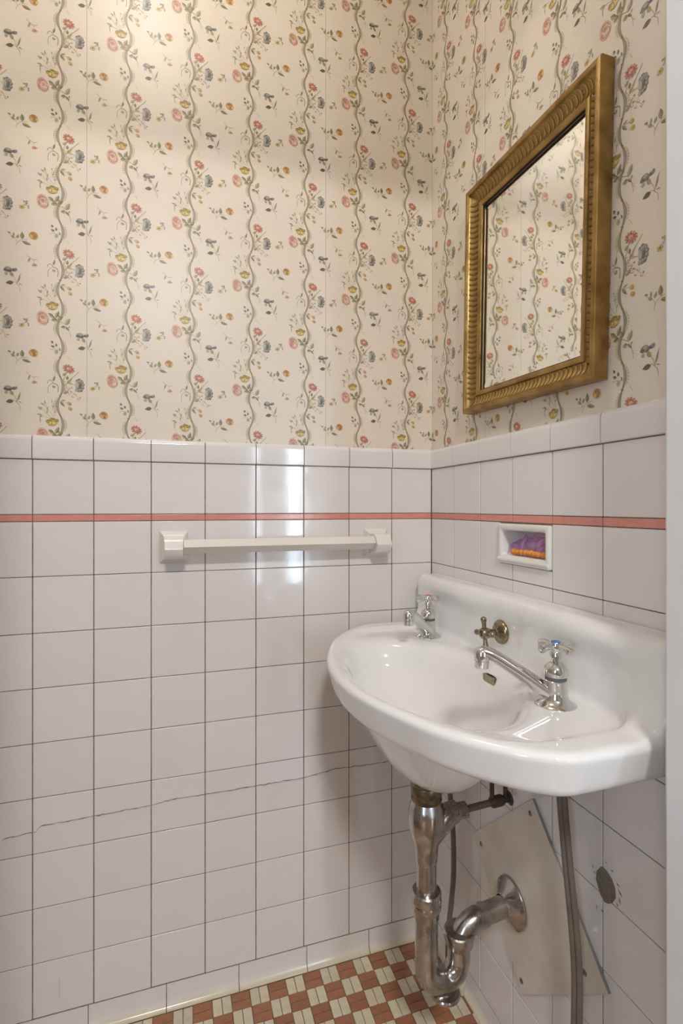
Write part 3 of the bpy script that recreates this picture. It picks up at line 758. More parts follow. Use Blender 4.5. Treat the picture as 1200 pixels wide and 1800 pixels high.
# ------------------------------------------------------------------ sink (smooth solid sampled from a distance field)
YC = -0.362; ZR = 0.783
half = [(0, -.356), (.05, -.3525), (.09, -.345), (.125, -.3355), (.175, -.317), (.21, -.302), (.24, -.2845), (.27, -.262), (.298, -.237), (.316, -.215), (.327, -.198), (.3325, -.178), (.3335, -.155), (.3335, .06)]
half = [(p.x, p.y) for p in smooth_path([(a, b, 0) for a, b in half], 5)]
OUT = np.array([(x, YC + w) for w, x in half][::-1] + [(x, YC - w) for w, x in half[1:]])
hb_ = [(0, -.076), (.05, -.077), (.085, -.082), (.12, -.094), (.15, -.112), (.178, -.140), (.203, -.168), (.216, -.195), (.217, -.220), (.205, -.245), (.185, -.265), (.16, -.281), (.13, -.294), (.08, -.307), (.03, -.3145), (0, -.3155)]
BC = np.array([-.195, YC])
_bp = np.array([(x, YC + w) for w, x in hb_] + [(x, YC - w) for w, x in hb_[-2:0:-1]])
_ang = np.arctan2(_bp[:, 1] - BC[1], _bp[:, 0] - BC[0]); _rad = np.hypot(_bp[:, 0] - BC[0], _bp[:, 1] - BC[1])
_o = np.argsort(_ang); _ang, _rad = _ang[_o], _rad[_o]
# smooth periodic radius table
_ta = np.linspace(-PI, PI, 721)
_tr = np.interp(_ta, np.concatenate([_ang - 2 * PI, _ang, _ang + 2 * PI]), np.tile(_rad, 3))
_k = np.exp(-.5 * (np.arange(-24, 25) / 9.0) ** 2); _k /= _k.sum()
_tr = np.convolve(np.concatenate([_tr[-25:-1], _tr, _tr[1:25]]), _k, 'valid')[:721]
def poly_sd(x, y, poly):
    d = np.full(x.shape, 1e9); inside = np.zeros(x.shape, bool)
    n = len(poly)
    for i in range(n):
        a, b = poly[i], poly[(i + 1) % n]
        ex, ey = b - a; wx, wy = x - a[0], y - a[1]
        t = np.clip((wx * ex + wy * ey) / (ex * ex + ey * ey), 0, 1)
        d = np.minimum(d, (wx - ex * t) ** 2 + (wy - ey * t) ** 2)
        c = ((a[1] > y) != (b[1] > y))
        xi = a[0] + (y - a[1]) / (ey if abs(ey) > 1e-12 else 1e-12) * ex
        inside ^= c & (x < xi)
    d = np.sqrt(d); return np.where(inside, -d, d)
DB, PW = .162, 2.45
def zbowl(x, y):
    r = np.hypot(x - BC[0], y - BC[1]) / np.interp(np.arctan2(y - BC[1], x - BC[0]), _ta, _tr)
    return ZR - .010 - DB * (1 - np.minimum(r, 1.6) ** PW)
def smax(a, b, k):
    h = np.maximum(k - np.abs(a - b), 0) / k
    return np.maximum(a, b) + h * h * k * .25
def smin(a, b, k): return -smax(-a, -b, k)
OV = (-.086, -.372, .752)
def sink_fields(x, y):
    e = .002
    zb = zbowl(x, y); g = np.sqrt(1 + ((zbowl(x + e, y) - zbowl(x - e, y)) / (2 * e)) ** 2 + ((zbowl(x, y + e) - zbowl(x, y - e)) / (2 * e)) ** 2)
    return poly_sd(x, y, OUT), zb, g
def sink_f(x, y, z, do, zb, g):
    wv = np.abs(y - YC)
    tp = do + .30 * np.maximum(ZR - .006 - z, 0)
    top = smin(z - ZR, smax(-.0545 - x, z - .892, .024), .042)
    s = smax(smax(tp, top, .013), .7265 - z, .014)
    bowl = smax((zb - z) / g - .0125, z - .755, .01)
    s = smin(s, bowl, .010)
    s = np.maximum(s, x + .0008)
    rc = smax(smax(smax(smax(x + .043, wv - .282, .05), z - .858, .03), .7755 - z, .012), do + .026, .03)
    s = smax(s, -rc, .016)
    s = smax(s, -(zb - z) / g, .022)
    # overflow slot
    t = np.clip(y - OV[1], -.0105, .0105)
    slot = np.maximum(np.hypot(y - OV[1] - t, z - OV[2]) - .0062, np.abs(x - OV[0]) - .022)
    s = smax(s, -slot, .003)
    return s
def surface_nets(xs, ys, zs, F):
    ins = F < 0
    nx, ny, nz = F.shape
    cs = (nx - 1, ny - 1, nz - 1)
    acc = np.zeros(cs + (3,), np.float32); cnt = np.zeros(cs, np.float32)
    for ax in range(3):
        for u in (0, 1):
            for v in (0, 1):
                off = [0, 0, 0]; o2 = [a for a in range(3) if a != ax]
                off[o2[0]], off[o2[1]] = u, v
                s0 = tuple(slice(off[a], off[a] + cs[a]) for a in range(3))
                off2 = list(off); off2[ax] = 1
                s1 = tuple(slice(off2[a], off2[a] + cs[a]) for a in range(3))
                f0, f1 = F[s0], F[s1]; m = (f0 < 0) != (f1 < 0)
                t = np.where(m, f0 / np.where(m, f0 - f1, 1), 0)
                cnt += m
                for a in range(3): acc[..., a] += np.where(m, t if a == ax else off[a], 0)
    act = cnt > 0
    idx = np.full(cs, -1, np.int64); n = int(act.sum()); idx[act] = np.arange(n)
    I, Jx, K = np.nonzero(act); p = acc[act] / cnt[act][:, None]
    h = np.array([xs[1] - xs[0], ys[1] - ys[0], zs[1] - zs[0]])
    V = np.stack([xs[I], ys[Jx], zs[K]], 1) + p * h
    faces = []
    for ax in range(3):
        o2 = [(ax + 1) % 3, (ax + 2) % 3]
        sl0 = [slice(1, -1)] * 3; sl1 = [slice(1, -1)] * 3
        sl0[ax] = slice(0, -1); sl1[ax] = slice(1, None)
        a0, a1 = ins[tuple(sl0)], ins[tuple(sl1)]
        ch = np.nonzero(a0 != a1); pos = np.stack(ch, 1)
        base = pos.copy(); base[:, o2[0]] += 1; base[:, o2[1]] += 1
        def cell(du, dv):
            q = base.copy(); q[:, o2[0]] -= du; q[:, o2[1]] -= dv
            return idx[q[:, 0], q[:, 1], q[:, 2]]
        q = np.stack([cell(1, 1), cell(0, 1), cell(0, 0), cell(1, 0)], 1)
        flip = ~a0[ch]
        q[flip] = q[flip][:, ::-1]
        faces.append(q)
    return V, np.concatenate(faces)
h_ = .0034
gx = np.arange(-.372, .006, h_); gy = np.arange(-.712, -.012, h_); gz = np.arange(.560, .905, h_)
X2, Y2 = np.meshgrid(gx, gy, indexing='ij')
do2, zb2, g2 = sink_fields(X2, Y2)
F3 = sink_f(X2[:, :, None], Y2[:, :, None], gz[None, None, :], do2[:, :, None], zb2[:, :, None], g2[:, :, None]).astype(np.float32)
SV, SF = surface_nets(gx, gy, gz, F3)
for _ in range(2):                                      # pull the vertices onto the exact surface
    f0 = sink_f(SV[:, 0], SV[:, 1], SV[:, 2], *sink_fields(SV[:, 0], SV[:, 1])); G = np.zeros_like(SV); e = 6e-4
    for a in range(3):
        q = SV.copy(); q[:, a] += e; f1 = sink_f(q[:, 0], q[:, 1], q[:, 2], *sink_fields(q[:, 0], q[:, 1])); G[:, a] = (f1 - f0) / e
    st = (f0 / np.maximum((G ** 2).sum(1), .3))[:, None] * G
    ln = np.linalg.norm(st, axis=1, keepdims=True); SV = SV - st * np.minimum(1, .003 / np.maximum(ln, 1e-9))
sink = empty('wall_sink', (0, YC, ZR))
def child(name, mb_or_me, m, parent, origin=None, **k):
    """mesh given in world coordinates, parented to an unrotated empty at `origin`"""
    me = mb_or_me.mesh(**k) if isinstance(mb_or_me, MB) else mb_or_me
    o = origin if origin is not None else parent.location
    me.transform(Matrix.Translation(-Vector(o)))
    return obj(name, me, m, parent)
sme = bpy.data.meshes.new('basin'); sme.from_pydata(SV.tolist(), [], SF.tolist()); sme.update()
sme.polygons.foreach_set('use_smooth', [True] * len(sme.polygons)); sme.set_sharp_from_angle(angle=math.radians(70))
child('basin', sme, M['porcelain'], sink)
child('overflow_dark_insert', MB().box(OV[0] + .004, OV[0] + .021, OV[1] - .017, OV[1] + .017, OV[2] - .006, OV[2] + .006), M['brass'], sink)  # dark insert stands in for the shade inside the slot
zbot = float(zbowl(np.array([BC[0]]), np.array([BC[1]]))[0])
child('drain_ring', MB().lathe([(.006, .0), (.0225, .0), (.0225, .003), (.019, .004), (.016, .0025), (.006, .0015)], 28, Matrix.Translation((BC[0], BC[1], zbot + .0005))), M['chrome'], sink)
tag(sink, 'white porcelain wall-hung sink with raised back in the corner of the tiled walls', 'sink')

def deck_z(x, y):
    zs_ = np.linspace(.86, .70, 1601); xx = np.full_like(zs_, x); yy = np.full_like(zs_, y)
    f = sink_f(xx, yy, zs_, *sink_fields(xx, yy)); k = np.argmax(f < 0); return float(zs_[k])

# ------------------------------------------------------------------ faucets
def faucet(x, y, ang, capmat, spin, label):
    z = deck_z(x, y) - .0006
    t = empty('faucet', (x, y, z)); tag(t, label, 'faucet', 'pillar faucets on the sink')
    MB().lathe([(.0275, 0), (.0278, .0014), (.0270, .0026), (.0235, .0045), (.0195, .0075), (.0172, .011), (.0160, .016), (.0153, .024), (.0150, .0345), (.0140, .0355)], 40).build('body', M['chrome'], t)
    MB().lathe([(.0139, .0352), (.0144, .0358), (.0144, .0398), (.0139, .0404)], 32).build('washer', M['rubber'], t)
    MB().lathe([(.0140, .0402), (.0156, .0408), (.0158, .0425), (.0158, .0490), (.0150, .0525), (.0120, .0565), (.0085, .0590), (.0066, .0602), (.0062, .0660)], 36).build('bonnet', M['chrome'], t)
    h = empty_mesh_handle(t, spin, capmat)
    # spout: flattened bar rising out of the body, then a turned-down nozzle
    d = Vector((math.cos(ang), math.sin(ang), 0)); L = .100
    pts = [d * .002 + Vector((0, 0, .012)), d * .018 + Vector((0, 0, .022)), d * .040 + Vector((0, 0, .0365)), d * .065 + Vector((0, 0, .052)), d * .085 + Vector((0, 0, .0635)), d * .096 + Vector((0, 0, .067)), d * .1005 + Vector((0, 0, .0665))]
    mb = MB().tube(smooth_path(pts, 5), [.0135 - .0038 * min(1, i / 22) for i in range(31)], 20, flat=(1.0, .86))
    sp = mb.build('spout', M['chrome'], t)
    o = d * L
    prof = [(.0095, .044), (.0104, .0445), (.0104, .0535), (.0098, .0540), (.0098, .0548), (.0112, .0556), (.0114, .062), (.0108, .0675), (.0088, .0715), (.0050, .0737), (.001, .0743)]
    MB().lathe(prof, 28, Matrix.Translation(o)).build('nozzle', M['chrome'], sp)
    return t
def empty_mesh_handle(t, spin, capmat):
    mb = MB().lathe([(.0068, .0655), (.0080, .0665), (.0080, .0735), (.0070, .0750), (.0078, .0765), (.0086, .0790), (.0086, .0868), (.0078, .0880), (.001, .0882)], 28)
    h = mb.build('handle', M['chrome'], t)
    for k in range(4):
        a = spin + k * PI / 2; dx, dy = math.cos(a), math.sin(a)
        P = [Vector((dx * r, dy * r, zz)) for r, zz in ((.004, .0822), (.010, .0826), (.018, .0824), (.0245, .0812), (.0282, .0800), (.0290, .0795))]
        MB().tube(P, [.0050, .0052, .0062, .0072, .0070, .0030], 14, flat=(.95, .80)).build('handle_arm', M['chrome'], h)
    MB().lathe([(.0066, .0878), (.0064, .0888), (.004, .0893), (.0008, .0894)], 24).build('index_cap', capmat, h)
    return h
faucet(-.086, -.152, math.radians(221), M['red'], math.radians(18), 'chrome faucet with red index cap at the corner end of the sink')
faucet(-.089, -.548, math.radians(147), M['blue'], math.radians(5), 'chrome faucet with blue index cap and spout pointing at the bowl')

# pop-up waste control on the back of the sink
kx, ky, kz = -.0445, -.353, .827
kn = empty('waste_handle', (kx, ky, kz)); tag(kn, 'tarnished brass cross handle on the raised back of the sink', 'tap handle')
RY = Matrix.Rotation(-PI / 2, 4, 'Y')        # local +z -> world -x
MB().lathe([(.0212, -.002), (.0216, 0), (.0205, .003), (.0165, .0065), (.011, .009), (.0075, .0105), (.0065, .012)], 36, RY).build('escutcheon', M['brass'], kn)
MB().lathe([(.0062, .010), (.0060, .018), (.0072, .022), (.0092, .026), (.0098, .030), (.0098, .037), (.0085, .0395), (.0050, .040), (.0045, .0375), (.0008, .037)], 28, RY).build('hub', M['brass'], kn)
for k in range(4):
    a = math.radians(8) + k * PI / 2; dy, dz = math.sin(a), math.cos(a)
    MB().tube([(-.033, dy * r, dz * r) for r in (.006, .012, .018, .0225, .0255, .0275, .0290)], [.0040, .0036, .0040, .0052, .0054, .0042, .0014], 14).build('spoke', M['brass'], kn)

# ------------------------------------------------------------------ drain trap
DX, DYY = -.187, -.345
tr = empty('drain_trap', (DX, DYY, 0)); tag(tr, 'worn chrome drain trap under the sink, running into the wall', 'drain pipe')
Tm = lambda z: Matrix.Translation((0, 0, z))
def lat(name, prof, m=M['oldchrome'], par=tr, n=36, MM=None): return MB().lathe(prof, n, MM).build(name, m, par)
zt = .5875
lat('tail_nut', [(.0150, .6040), (.0240, .6030), (.0255, .5925), (.0285, .5850), (.0278, .5790), (.0262, .5765), (.0270, .5740), (.0272, .5640), (.0258, .5610), (.0262, .5585), (.0265, .5520), (.0245, .5480)][::-1], M['nutbrass'])
lat('tee_body', [(.0175, .443), (.0190, .448), (.0196, .458), (.0205, .470), (.0240, .482), (.0290, .497), (.0312, .513), (.0308, .528), (.0280, .541), (.0240, .5495), (.0235, .5515)], M['oldchrome'])
lat('tail_pipe', [(.0172, .360), (.0172, .446)])
lat('slip_nut', [(.0178, .3950), (.0235, .3945), (.0255, .3920), (.0258, .3780), (.0245, .3760), (.0250, .3735), (.0252, .3660), (.0240, .3635), (.0220, .3600), (.0214, .3480), (.0200, .3470)][::-1])
# J bend
XR = .063
R = XR / 2; zb_ = .262
P = [(0, 0, .348)] + [(0, 0, .31)] + [(R - R * math.cos(a), 0, zb_ - R * math.sin(a)) for a in [i / 14 * PI for i in range(15)]] + [(XR, 0, .288)]
MB().tube(P, [.0196] * 2 + [.0196 + .0012 * math.sin(i / 14 * PI) for i in range(15)] + [.0196], 24).build('j_bend', M['oldchrome'], tr)
# clean-out plug under the bend
lat('cleanout_plug', [(.0130, .236), (.0140, .226), (.0150, .2135), (.0250, .2125), (.0265, .2105), (.0265, .2070), (.0245, .2050), (.0100, .2045)][::-1], MM=Matrix.Translation((R + .004, 0, 0)))
lat('slip_nut', [(.0200, .2830), (.0225, .2850), (.0245, .2880), (.0250, .2960), (.0265, .2985), (.0268, .3085), (.0250, .3110), (.0205, .3115)], MM=Matrix.Translation((XR, 0, 0)))
# swan elbow into the wall
zw_ = .322
RE = .042
P = [(XR, 0, .300), (XR, 0, zw_ - RE)]
P = [(XR, 0, .292)] + [(XR + RE - RE * math.cos(a), .0, zw_ - RE + RE * math.sin(a)) for a in [i / 10 * PI / 2 for i in range(11)]] + [(XR + RE + .012, .003, zw_)]
MB().tube(P, .0190, 24).build('elbow', M['oldchrome'], tr)
MB().tube([(XR + RE - .004, .001, zw_), (-DX - .0068, .010, zw_)], .0178, 24).build('wall_pipe', M['oldchrome'], tr)
MB().tube([(XR + RE - .002, .001, zw_), (XR + RE + .010, .002, zw_)], .0202, 24).build('pipe_collar', M['oldchrome'], tr)
RYp = Matrix.Translation((-DX - .0075, .010, zw_)) @ Matrix.Rotation(-PI / 2, 4, 'Y')
MB().lathe([(.0420, .0), (.0430, .002), (.0425, .0045), (.038, .0075), (.030, .0125), (.023, .0185), (.0195, .0225), (.0180, .0228)], 40, RYp, cap=False).build('wall_flange', M['oldchrome'], tr)
# side outlet and lever rod of the waste control
so = [(.004, 0, .494), (.022, -.001, .506), (.040, -.002, .5165), (.058, -.0025, .5215)]
MB().tube(smooth_path(so, 4), [.026 - .0095 * i / 12 for i in range(13)], 22).build('side_outlet', M['oldchrome'], tr)
MB().tube([(.056, -.0025, .519), (.0745, -.004, .5205)], .0135, 24).build('outlet_collar', M['oldchrome'], tr)
MB().tube([(.073, -.004, .5205), (.132, -.012, .529)], .0058, 14).build('lever_rod', M['rod'], tr)
MB().tube([(.120, -.0105, .5272), (.124, -.011, .528), (.140, -.013, .5302), (.144, -.0135, .5308)], [.0085, .0098, .0098, .0080], 12).build('rod_coupling', M['darkmetal'], tr)
MB().tube([(.144, -.0135, .5308), (.156, -.015, .5325)], .0065, 12).build('rod_coupling', M['darkmetal'], tr)
MB().tube([(.152, -.0145, .532), (.1535, -.0147, .5322), (.1575, -.0152, .5328), (.159, -.0154, .533)], [.010, .0125, .0125, .009], 6).build('wing_nut', M['darkmetal'], tr)
MB().tube([(.1225, -.0108, .527), (.1225, -.0108, .722)], .0042, 10).build('lift_rod', M['darkmetal'], tr)
MB().tube([(.148, -.0140, .531), (.148, -.0140, .722)], .0042, 10).build('lift_rod', M['darkmetal'], tr)

# ------------------------------------------------------------------ supply hoses
def hose(name, pts, r, label, twin=False):
    o = empty(name, (pts[-1][0], pts[-1][1], 0.0)); tag(o, label, 'hose', 'supply hoses under the sink')
    P = smooth_path([(p[0] - pts[-1][0], p[1] - pts[-1][1], p[2]) for p in pts], 8)
    MB().tube(P, r, 14).build('tube', M['hose'], o)
    if twin:
        Q_ = [Vector((p.x + .0015, p.y - r * 1.55, p.z)) for p in P]
        MB().tube(Q_, r * .85, 14).build('tube', M['hose'], o)
    MB().lathe([(r * 1.0, 0.0005), (r * 2.2, .0005), (r * 2.2, .004), (r * 1.4, .006), (r * 1.0, .012)], 18).build('floor_collar', M['screw'], o)
    return o
hose('supply_hose', [(-.040, -.489, .735), (-.0395, -.497, .62), (-.038, -.508, .52), (-.036, -.519, .43), (-.034, -.523, .36), (-.033, -.521, .28), (-.033, -.517, .14), (-.033, -.514, .0)], .0052, 'thick dark twin hose hanging in front of the screwed panel', True)
hose('supply_hose', [(-.034, -.145, .735), (-.034, -.143, .60), (-.034, -.150, .45), (-.033, -.163, .36), (-.033, -.166, .27), (-.034, -.156, .19), (-.036, -.148, .12), (-.036, -.146, .0)], .0056, 'thin grey hose behind the trap, near the room corner')

# ------------------------------------------------------------------ square access panel, hung corner-wise
TLp, TRp, BRp, BLp = (-.1985, .3670), (-.3900, .5420), (-.5570, .3525), (-.3635, .1775)
cy_, cz_ = -.377, .360
ap = empty('access_panel', (0, cy_, cz_)); tag(ap, 'square painted panel screwed corner-wise to the tiles under the sink', 'panel')
poly = [(-(y - cy_), z - cz_) for y, z in (TLp, TRp, BRp, BLp)]
pm = MB().prism(poly, .0003, .0062).mesh(True, 40, bevel=.0005, seg=1)
pm.transform(Matrix(((0, 0, -1, 0), (-1, 0, 0, 0), (0, 1, 0, 0), (0, 0, 0, 1))))
board = obj('board', pm, M['panel'], ap)
pm.materials.append(M['paneledge'])
for p in pm.polygons:
    if abs(p.normal.x) < .5: p.material_index = 1
for (y, z) in ((-.2301, .3643), (-.3842, .5138), (-.3603, .1998), (-.5120, .3454)):
    m4 = Matrix.Translation((-.0060, y - cy_, z - cz_)) @ RY
    s = MB().lathe([(.0048, -.001), (.0050, .0004), (.0040, .0012), (.0012, .0015)], 16, m4).build('screw', M['screw'], ap)
    MB().add([m4 @ Vector(v) for v in ((-.0036, -.0005, .0017), (.0036, -.0005, .0017), (.0036, .0005, .0017), (-.0036, .0005, .0017))], [(0, 1, 2, 3)]).build('slot', M['black'], s, smooth=False)

# ------------------------------------------------------------------ soap niche and the bag in it
nc = empty('soap_niche', (0, (NY0 + NY1) / 2, NZ0)); tag(nc, 'white ceramic soap niche set in the tiles below the pink band', 'soap dish')
W2, H2 = abs(NY1 - NY0), NZ1 - NZ0
iy, zb0, zt0 = .0125, .0165, .0135           # frame widths: sides, bottom, top
DPT = .046
def rrect(hw, z0, z1, r, n=4):
    out = []
    for cx, cz, a0 in ((hw - r, z1 - r, 0), (-hw + r, z1 - r, PI / 2), (-hw + r, z0 + r, PI), (hw - r, z0 + r, 1.5 * PI)):
        for k in range(n + 1):
            a = a0 + k / n * PI / 2; out.append((cx + r * math.cos(a), cz + r * math.sin(a)))
    return out
rings = [(rrect(W2 / 2 - .0008, .0008, H2 - .0008, .003), .003), (rrect(W2 / 2 - .0008, .0008, H2 - .0008, .003), -.0035), (rrect(W2 / 2 - .003, .003, H2 - .003, .003), -.0055),
         (rrect(W2 / 2 - iy + .003, zb0 - .003, H2 - zt0 + .003, .006), -.0055), (rrect(W2 / 2 - iy, zb0, H2 - zt0, .005), -.0025), (rrect(W2 / 2 - iy - .001, zb0 + .001, H2 - zt0 - .001, .005), .012),
         (rrect(W2 / 2 - iy - .003, zb0 + .002, H2 - zt0 - .002, .008), DPT - .006), (rrect(W2 / 2 - iy - .010, zb0 + .008, H2 - zt0 - .008, .008), DPT)]
vs, fs = [], []
n = len(rings[0][0])
for pts, x in rings: vs += [(x, p[0], p[1]) for p in pts]
for k in range(len(rings) - 1):
    for i in range(n): fs.append((k * n + i, k * n + (i + 1) % n, (k + 1) * n + (i + 1) % n, (k + 1) * n + i))
fs.append(tuple((len(rings) - 1) * n + i for i in range(n)))
MB().add(vs, fs).build('dish', M['porc2'], nc, angle=50)
lipz = zb0 - .004
MB().tube([(-.0045, -W2 / 2 + .003, lipz - .004), (-.0045, W2 / 2 - .003, lipz - .004)], .0042, 12).build('front_lip', M['porc2'], nc)
bagr = empty('plastic_bag', (.016, (NY0 + NY1) / 2, NZ0 + zb0 + .0022)); tag(bagr, 'crumpled purple plastic bag with orange pieces lying in the soap niche', 'bag')
random.seed(4)
# crumpled film: a folded tent with sharp creases
nu, nv = 15, 8
vs, fs = [], []
prof_ = [.020, .023, .026, .029, .032, .035, .038, .033, .038, .039, .038, .034, .037, .034, .030, .026]
for i in range(nu + 1):
    for j in range(nv + 1):
        u, v = i / nu, j / nv
        a = v * PI; k_ = 0 if j in (0, nv) else 1
        x = -.0135 * math.cos(a) * (1 + random.uniform(-.30, .12) * k_)
        z = prof_[i] * math.sin(a) ** .7 * (1 + random.uniform(-.16, .06) * k_) if k_ else .0005
        vs.append((x, .055 - .110 * u + random.uniform(-.002, .002) * k_, z))
for i in range(nu):
    for j in range(nv):
        b_ = i * (nv + 1) + j
        fs += [(b_, b_ + 1, b_ + nv + 2), (b_, b_ + nv + 2, b_ + nv + 1)] if (i + j) % 2 else [(b_, b_ + 1, b_ + nv + 1), (b_ + 1, b_ + nv + 2, b_ + nv + 1)]
obj('film', mesh_from(vs, fs, smooth=False), M['bag'], bagr)
# loose gathered folds at the right end
for k, (y0_, z0_, y1_, z1_, w_) in enumerate(((-.034, .012, -.050, .034, .0045), (-.038, .006, -.054, .022, .004), (.008, .010, -.004, .034, .003))):
    q = smooth_path([(-.013, y0_, z0_), (-.015, (y0_ + y1_) / 2 + .003, (z0_ + z1_) / 2), (-.010, y1_, z1_)], 6)
    MB().tube(q, [w_ * (.35 + .65 * math.sin(PI * (i + .5) / len(q))) for i in range(len(q))], 10, flat=(1, .45)).build('fold', M['bag'], bagr)
for k in range(9):
    y = .030 - .0096 * k + random.uniform(-.002, .002)
    bm = bmesh.new(); bmesh.ops.create_icosphere(bm, subdivisions=2, radius=1)
    sx, sy, sz = random.uniform(.0045, .0065), random.uniform(.0055, .0075), random.uniform(.0045, .0062)
    for v in bm.verts:
        kk = 1 + .14 * math.sin(v.co.x * 9 + k) * math.cos(v.co.y * 8 + 2 * k); v.co = Vector((v.co.x * sx * kk, v.co.y * sy * kk, v.co.z * sz * kk))
    me = bpy.data.meshes.new('piece'); bm.to_mesh(me); bm.free(); me.polygons.foreach_set('use_smooth', [True] * len(me.polygons))
    obj('orange_piece', me, M['orange'], bagr, (-.0125 + random.uniform(-.002, .002), y, .0058))

# ------------------------------------------------------------------ towel bar
tb = empty('towel_bar', (-.372, 0, .966)); tag(tb, 'white towel bar on two faceted ceramic mounts across the back wall', 'towel rail')
def mount(cx, name='mount'):
    # square wall plate with sloped edges, carrying a block whose front rises to a level ridge
    mb = MB()
    secs = [(.0285, .0335, .0), (.0285, .0335, -.0030), (.0215, .0250, -.0130)]
    vs, fs = [], []
    for hx, hz, y in secs: vs += [(cx + a, y, b) for a, b in ((hx, hz), (-hx, hz), (-hx, -hz), (hx, -hz))]
    for k in range(2):
        for i in range(4): fs.append((k * 4 + i, k * 4 + (i + 1) % 4, k * 4 + 4 + (i + 1) % 4, k * 4 + 4 + i))
    fs += [(0, 1, 2, 3), (8, 9, 10, 11)]
    mb.add(vs, fs)
    side = [(-.010, .0225), (-.046, .0220), (-.0560, .0130), (-.0620, -.0010), (-.0560, -.0145), (-.046, -.0225), (-.010, -.0225)]
    n = len(side); vs = []
    for sx in (-1, 1):
        for y, z in side: vs.append((cx + sx * (.0195 if y > -.05 else .0180), y, z))
    fs = [(i, (i + 1) % n, n + (i + 1) % n, n + i) for i in range(n)] + [tuple(range(n)), tuple(range(2 * n - 1, n - 1, -1))]
    mb.add(vs, fs)
    return mb.build(name, M['porc2'], tb, bevel=.0013, seg=2, angle=60)
mount(-.6005 + .372); mount(-.1485 + .372)
bc_y, hd_ = -.0400, .0150
MB().add([(x, bc_y + a, .0026 + b) for x in (-.5818 + .372, -.1672 + .372) for a, b in ((0, hd_), (-hd_, 0), (0, -hd_), (hd_, 0))], [(0, 1, 5, 4), (1, 2, 6, 5), (2, 3, 7, 6), (3, 0, 4, 7), (0, 3, 2, 1), (4, 5, 6, 7)]).build('bar', M['plasticbar'], tb, bevel=.0012)

# ------------------------------------------------------------------ gilt mirror
mi_y, mi_z = -.3725, 1.4690
mir = empty('wall_mirror', (REC - .0006, mi_y, mi_z))
tilt = math.radians(-1.7)
# local x = viewer's right (world -y), local y = up, local z = out of the wall (world -x)
Bm = Matrix(((0, 0, -1), (-1, 0, 0), (0, 1, 0))).to_4x4() @ Matrix.Rotation(tilt, 4, 'Z')
mir.rotation_euler = Bm.to_euler()
tag(mir, 'tilted mirror in a ribbed antique gold frame on the papered wall above the sink', 'mirror')
MW, MH = .364, .457
FPROF = [(0, .0012), (0, .0235), (.0015, .0262), (.0045, .0272), (.0085, .0268), (.0102, .0250), (.0106, .0226), (.0125, .0200), (.0165, .0160), (.0220, .0130), (.0280, .0118), (.0316, .0122), (.0328, .0146), (.0350, .0156), (.0395, .0150), (.0425, .0128), (.0432, .0105), (.0432, .0040), (.0400, .0012)]
def rail(length, name='frame_rail'):
    """rail along local x, outer edge at y=0 going inward +y, mitred ends"""
    n = len(FPROF); vs = []
    for s in (-1, 1):
        for t, hgt in FPROF: vs.append((s * (length / 2 - t), t, hgt))
    fs = [(i, (i + 1) % n, n + (i + 1) % n, n + i) for i in range(n)] + [tuple(range(n)), tuple(range(2 * n - 1, n - 1, -1))]
    me = MB().add(vs, fs).mesh(True, 32); me.materials.append(M['gold']); return me
def rib_mesh():
    vs, fs = [], []
    nL, nS = 7, 8
    path = [(.0118, .0212), (.0135, .0194), (.0165, .0167), (.0205, .0144), (.0250, .0129), (.0290, .0124), (.0312, .0126)]
    rad = [.0012, .0030, .0040, .0043, .0041, .0032, .0012]
    for (t, hg), r in zip(path, rad):
        for i in range(nS):
            a = 2 * PI * i / nS; vs.append((r * math.cos(a), t + r * .25 * math.sin(a) * -1, hg + r * .62 * math.sin(a)))
    for k in range(nL - 1):
        for i in range(nS): fs.append((k * nS + i, k * nS + (i + 1) % nS, (k + 1) * nS + (i + 1) % nS, (k + 1) * nS + i))
    me = MB().add(vs, fs).mesh(True, 60); me.materials.append(M['gold']); return me
RIB = rib_mesh()
RH, RV = rail(MW), rail(MH)
for me, L_, loc, rz in ((RH, MW, (0, -MH / 2, 0), 0), (RV, MH, (MW / 2, 0, 0), PI / 2), (RH, MW, (0, MH / 2, 0), PI), (RV, MH, (-MW / 2, 0, 0), -PI / 2)):
    r = obj('frame_rail', me, None, mir, loc, (0, 0, rz))
    n = int((L_ - .062) / .0104)
    for k in range(n + 1):
        x = -(L_ / 2 - .031) + k * (L_ - .062) / n
        o = bpy.data.objects.new('rib', RIB); link(o, r); o.location = (x, 0, 0)
    for s in (-1, 1):
        MB().lathe([(.0030, .0), (.0026, .0010), (.0008, .0014)], 10).build('frame_nail', M['nutbrass'], r, loc=(s * (L_ / 2 - .042), .0215, .0152))
sw, sh = MW / 2 - .0432, MH / 2 - .0432
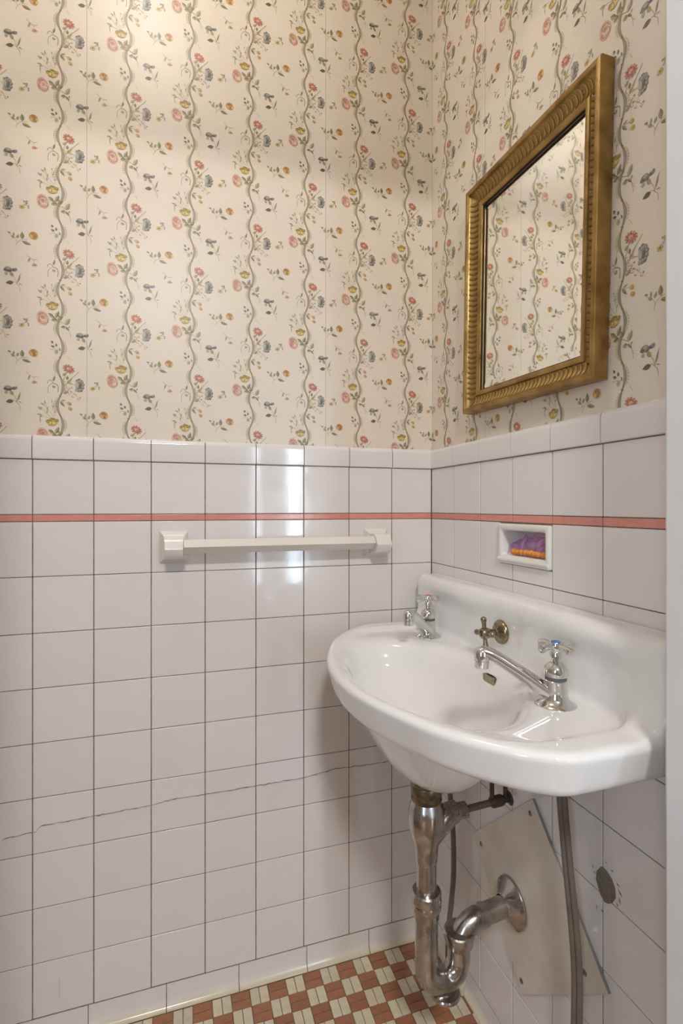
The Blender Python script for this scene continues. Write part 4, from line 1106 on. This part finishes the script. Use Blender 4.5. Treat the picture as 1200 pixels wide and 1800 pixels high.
for a_, b_, c_, d_ in ((-sw, sw, -sh, -sh + .0010), (-sw, sw, sh - .0010, sh), (-sw, -sw + .0010, -sh, sh), (sw - .0010, sw, -sh, sh)):
    MB().box(a_, b_, c_, d_, .0072, .0108).build('sight_gap_shade', M['black'], mir, smooth=False)  # black strips paint in the shaded gap round the glass
gw, gh = MW / 2 - .0415, MH / 2 - .0415
bv = .0155
g0, g1 = .0055, .0068
vs = [(-gw, -gh, g0), (gw, -gh, g0), (gw, gh, g0), (-gw, gh, g0), (-gw + bv, -gh + bv, g1), (gw - bv, -gh + bv, g1), (gw - bv, gh - bv, g1), (-gw + bv, gh - bv, g1)]
vs += [(x, y, .0025) for x, y, _ in vs[:4]]
gl = mesh_from(vs, [(4, 5, 6, 7), (0, 1, 5, 4), (1, 2, 6, 5), (2, 3, 7, 6), (3, 0, 4, 7), (8, 9, 1, 0), (9, 10, 2, 1), (10, 11, 3, 2), (11, 8, 0, 3), (11, 10, 9, 8)], smooth=False)
obj('mirror_glass', gl, M['mirror'], mir)
MB().box(-gw - .003, gw + .003, -gh - .003, gh + .003, .0008, .0022).build('backing_board', M['black'], mir, smooth=False)

# ------------------------------------------------------------------ ceiling lamp and added corridor fill
cl = empty('ceiling_light', (-.68, -.40, ZC)); tag(cl, 'round glass ceiling light in the middle of the small room', 'ceiling light')
MB().lathe([(.075, -.025), (.085, -.02), (.085, -.0002)], 32).build('lamp_base', M['porc2'], cl)
sph = [(.105 * math.sin(a), -.105 + .085 - .105 * 0 + .0 + .100 * math.cos(a) - .07) for a in [PI * (1 - .985 * i / 18) - .002 for i in range(19)]]
sph = [(max(.001, .105 * math.sin(PI * i / 20)), -.10 - .078 * math.cos(PI * i / 20)) for i in range(0, 19)]
MB().lathe(sph, 32).build('glass_globe', M['globe'], cl)
hl = empty('corridor_fill', (-.7, -2.3, ZC)); tag(hl, 'added shallow round fill light out of view in the corridor', 'ceiling light')  # unseen fill, added to lift the general light through the doorway
MB().lathe([(.001, -.075), (.06, -.072), (.11, -.058), (.14, -.035), (.15, -.01), (.15, -.0002)], 32).build('fill_disc', M['hallfill'], hl)
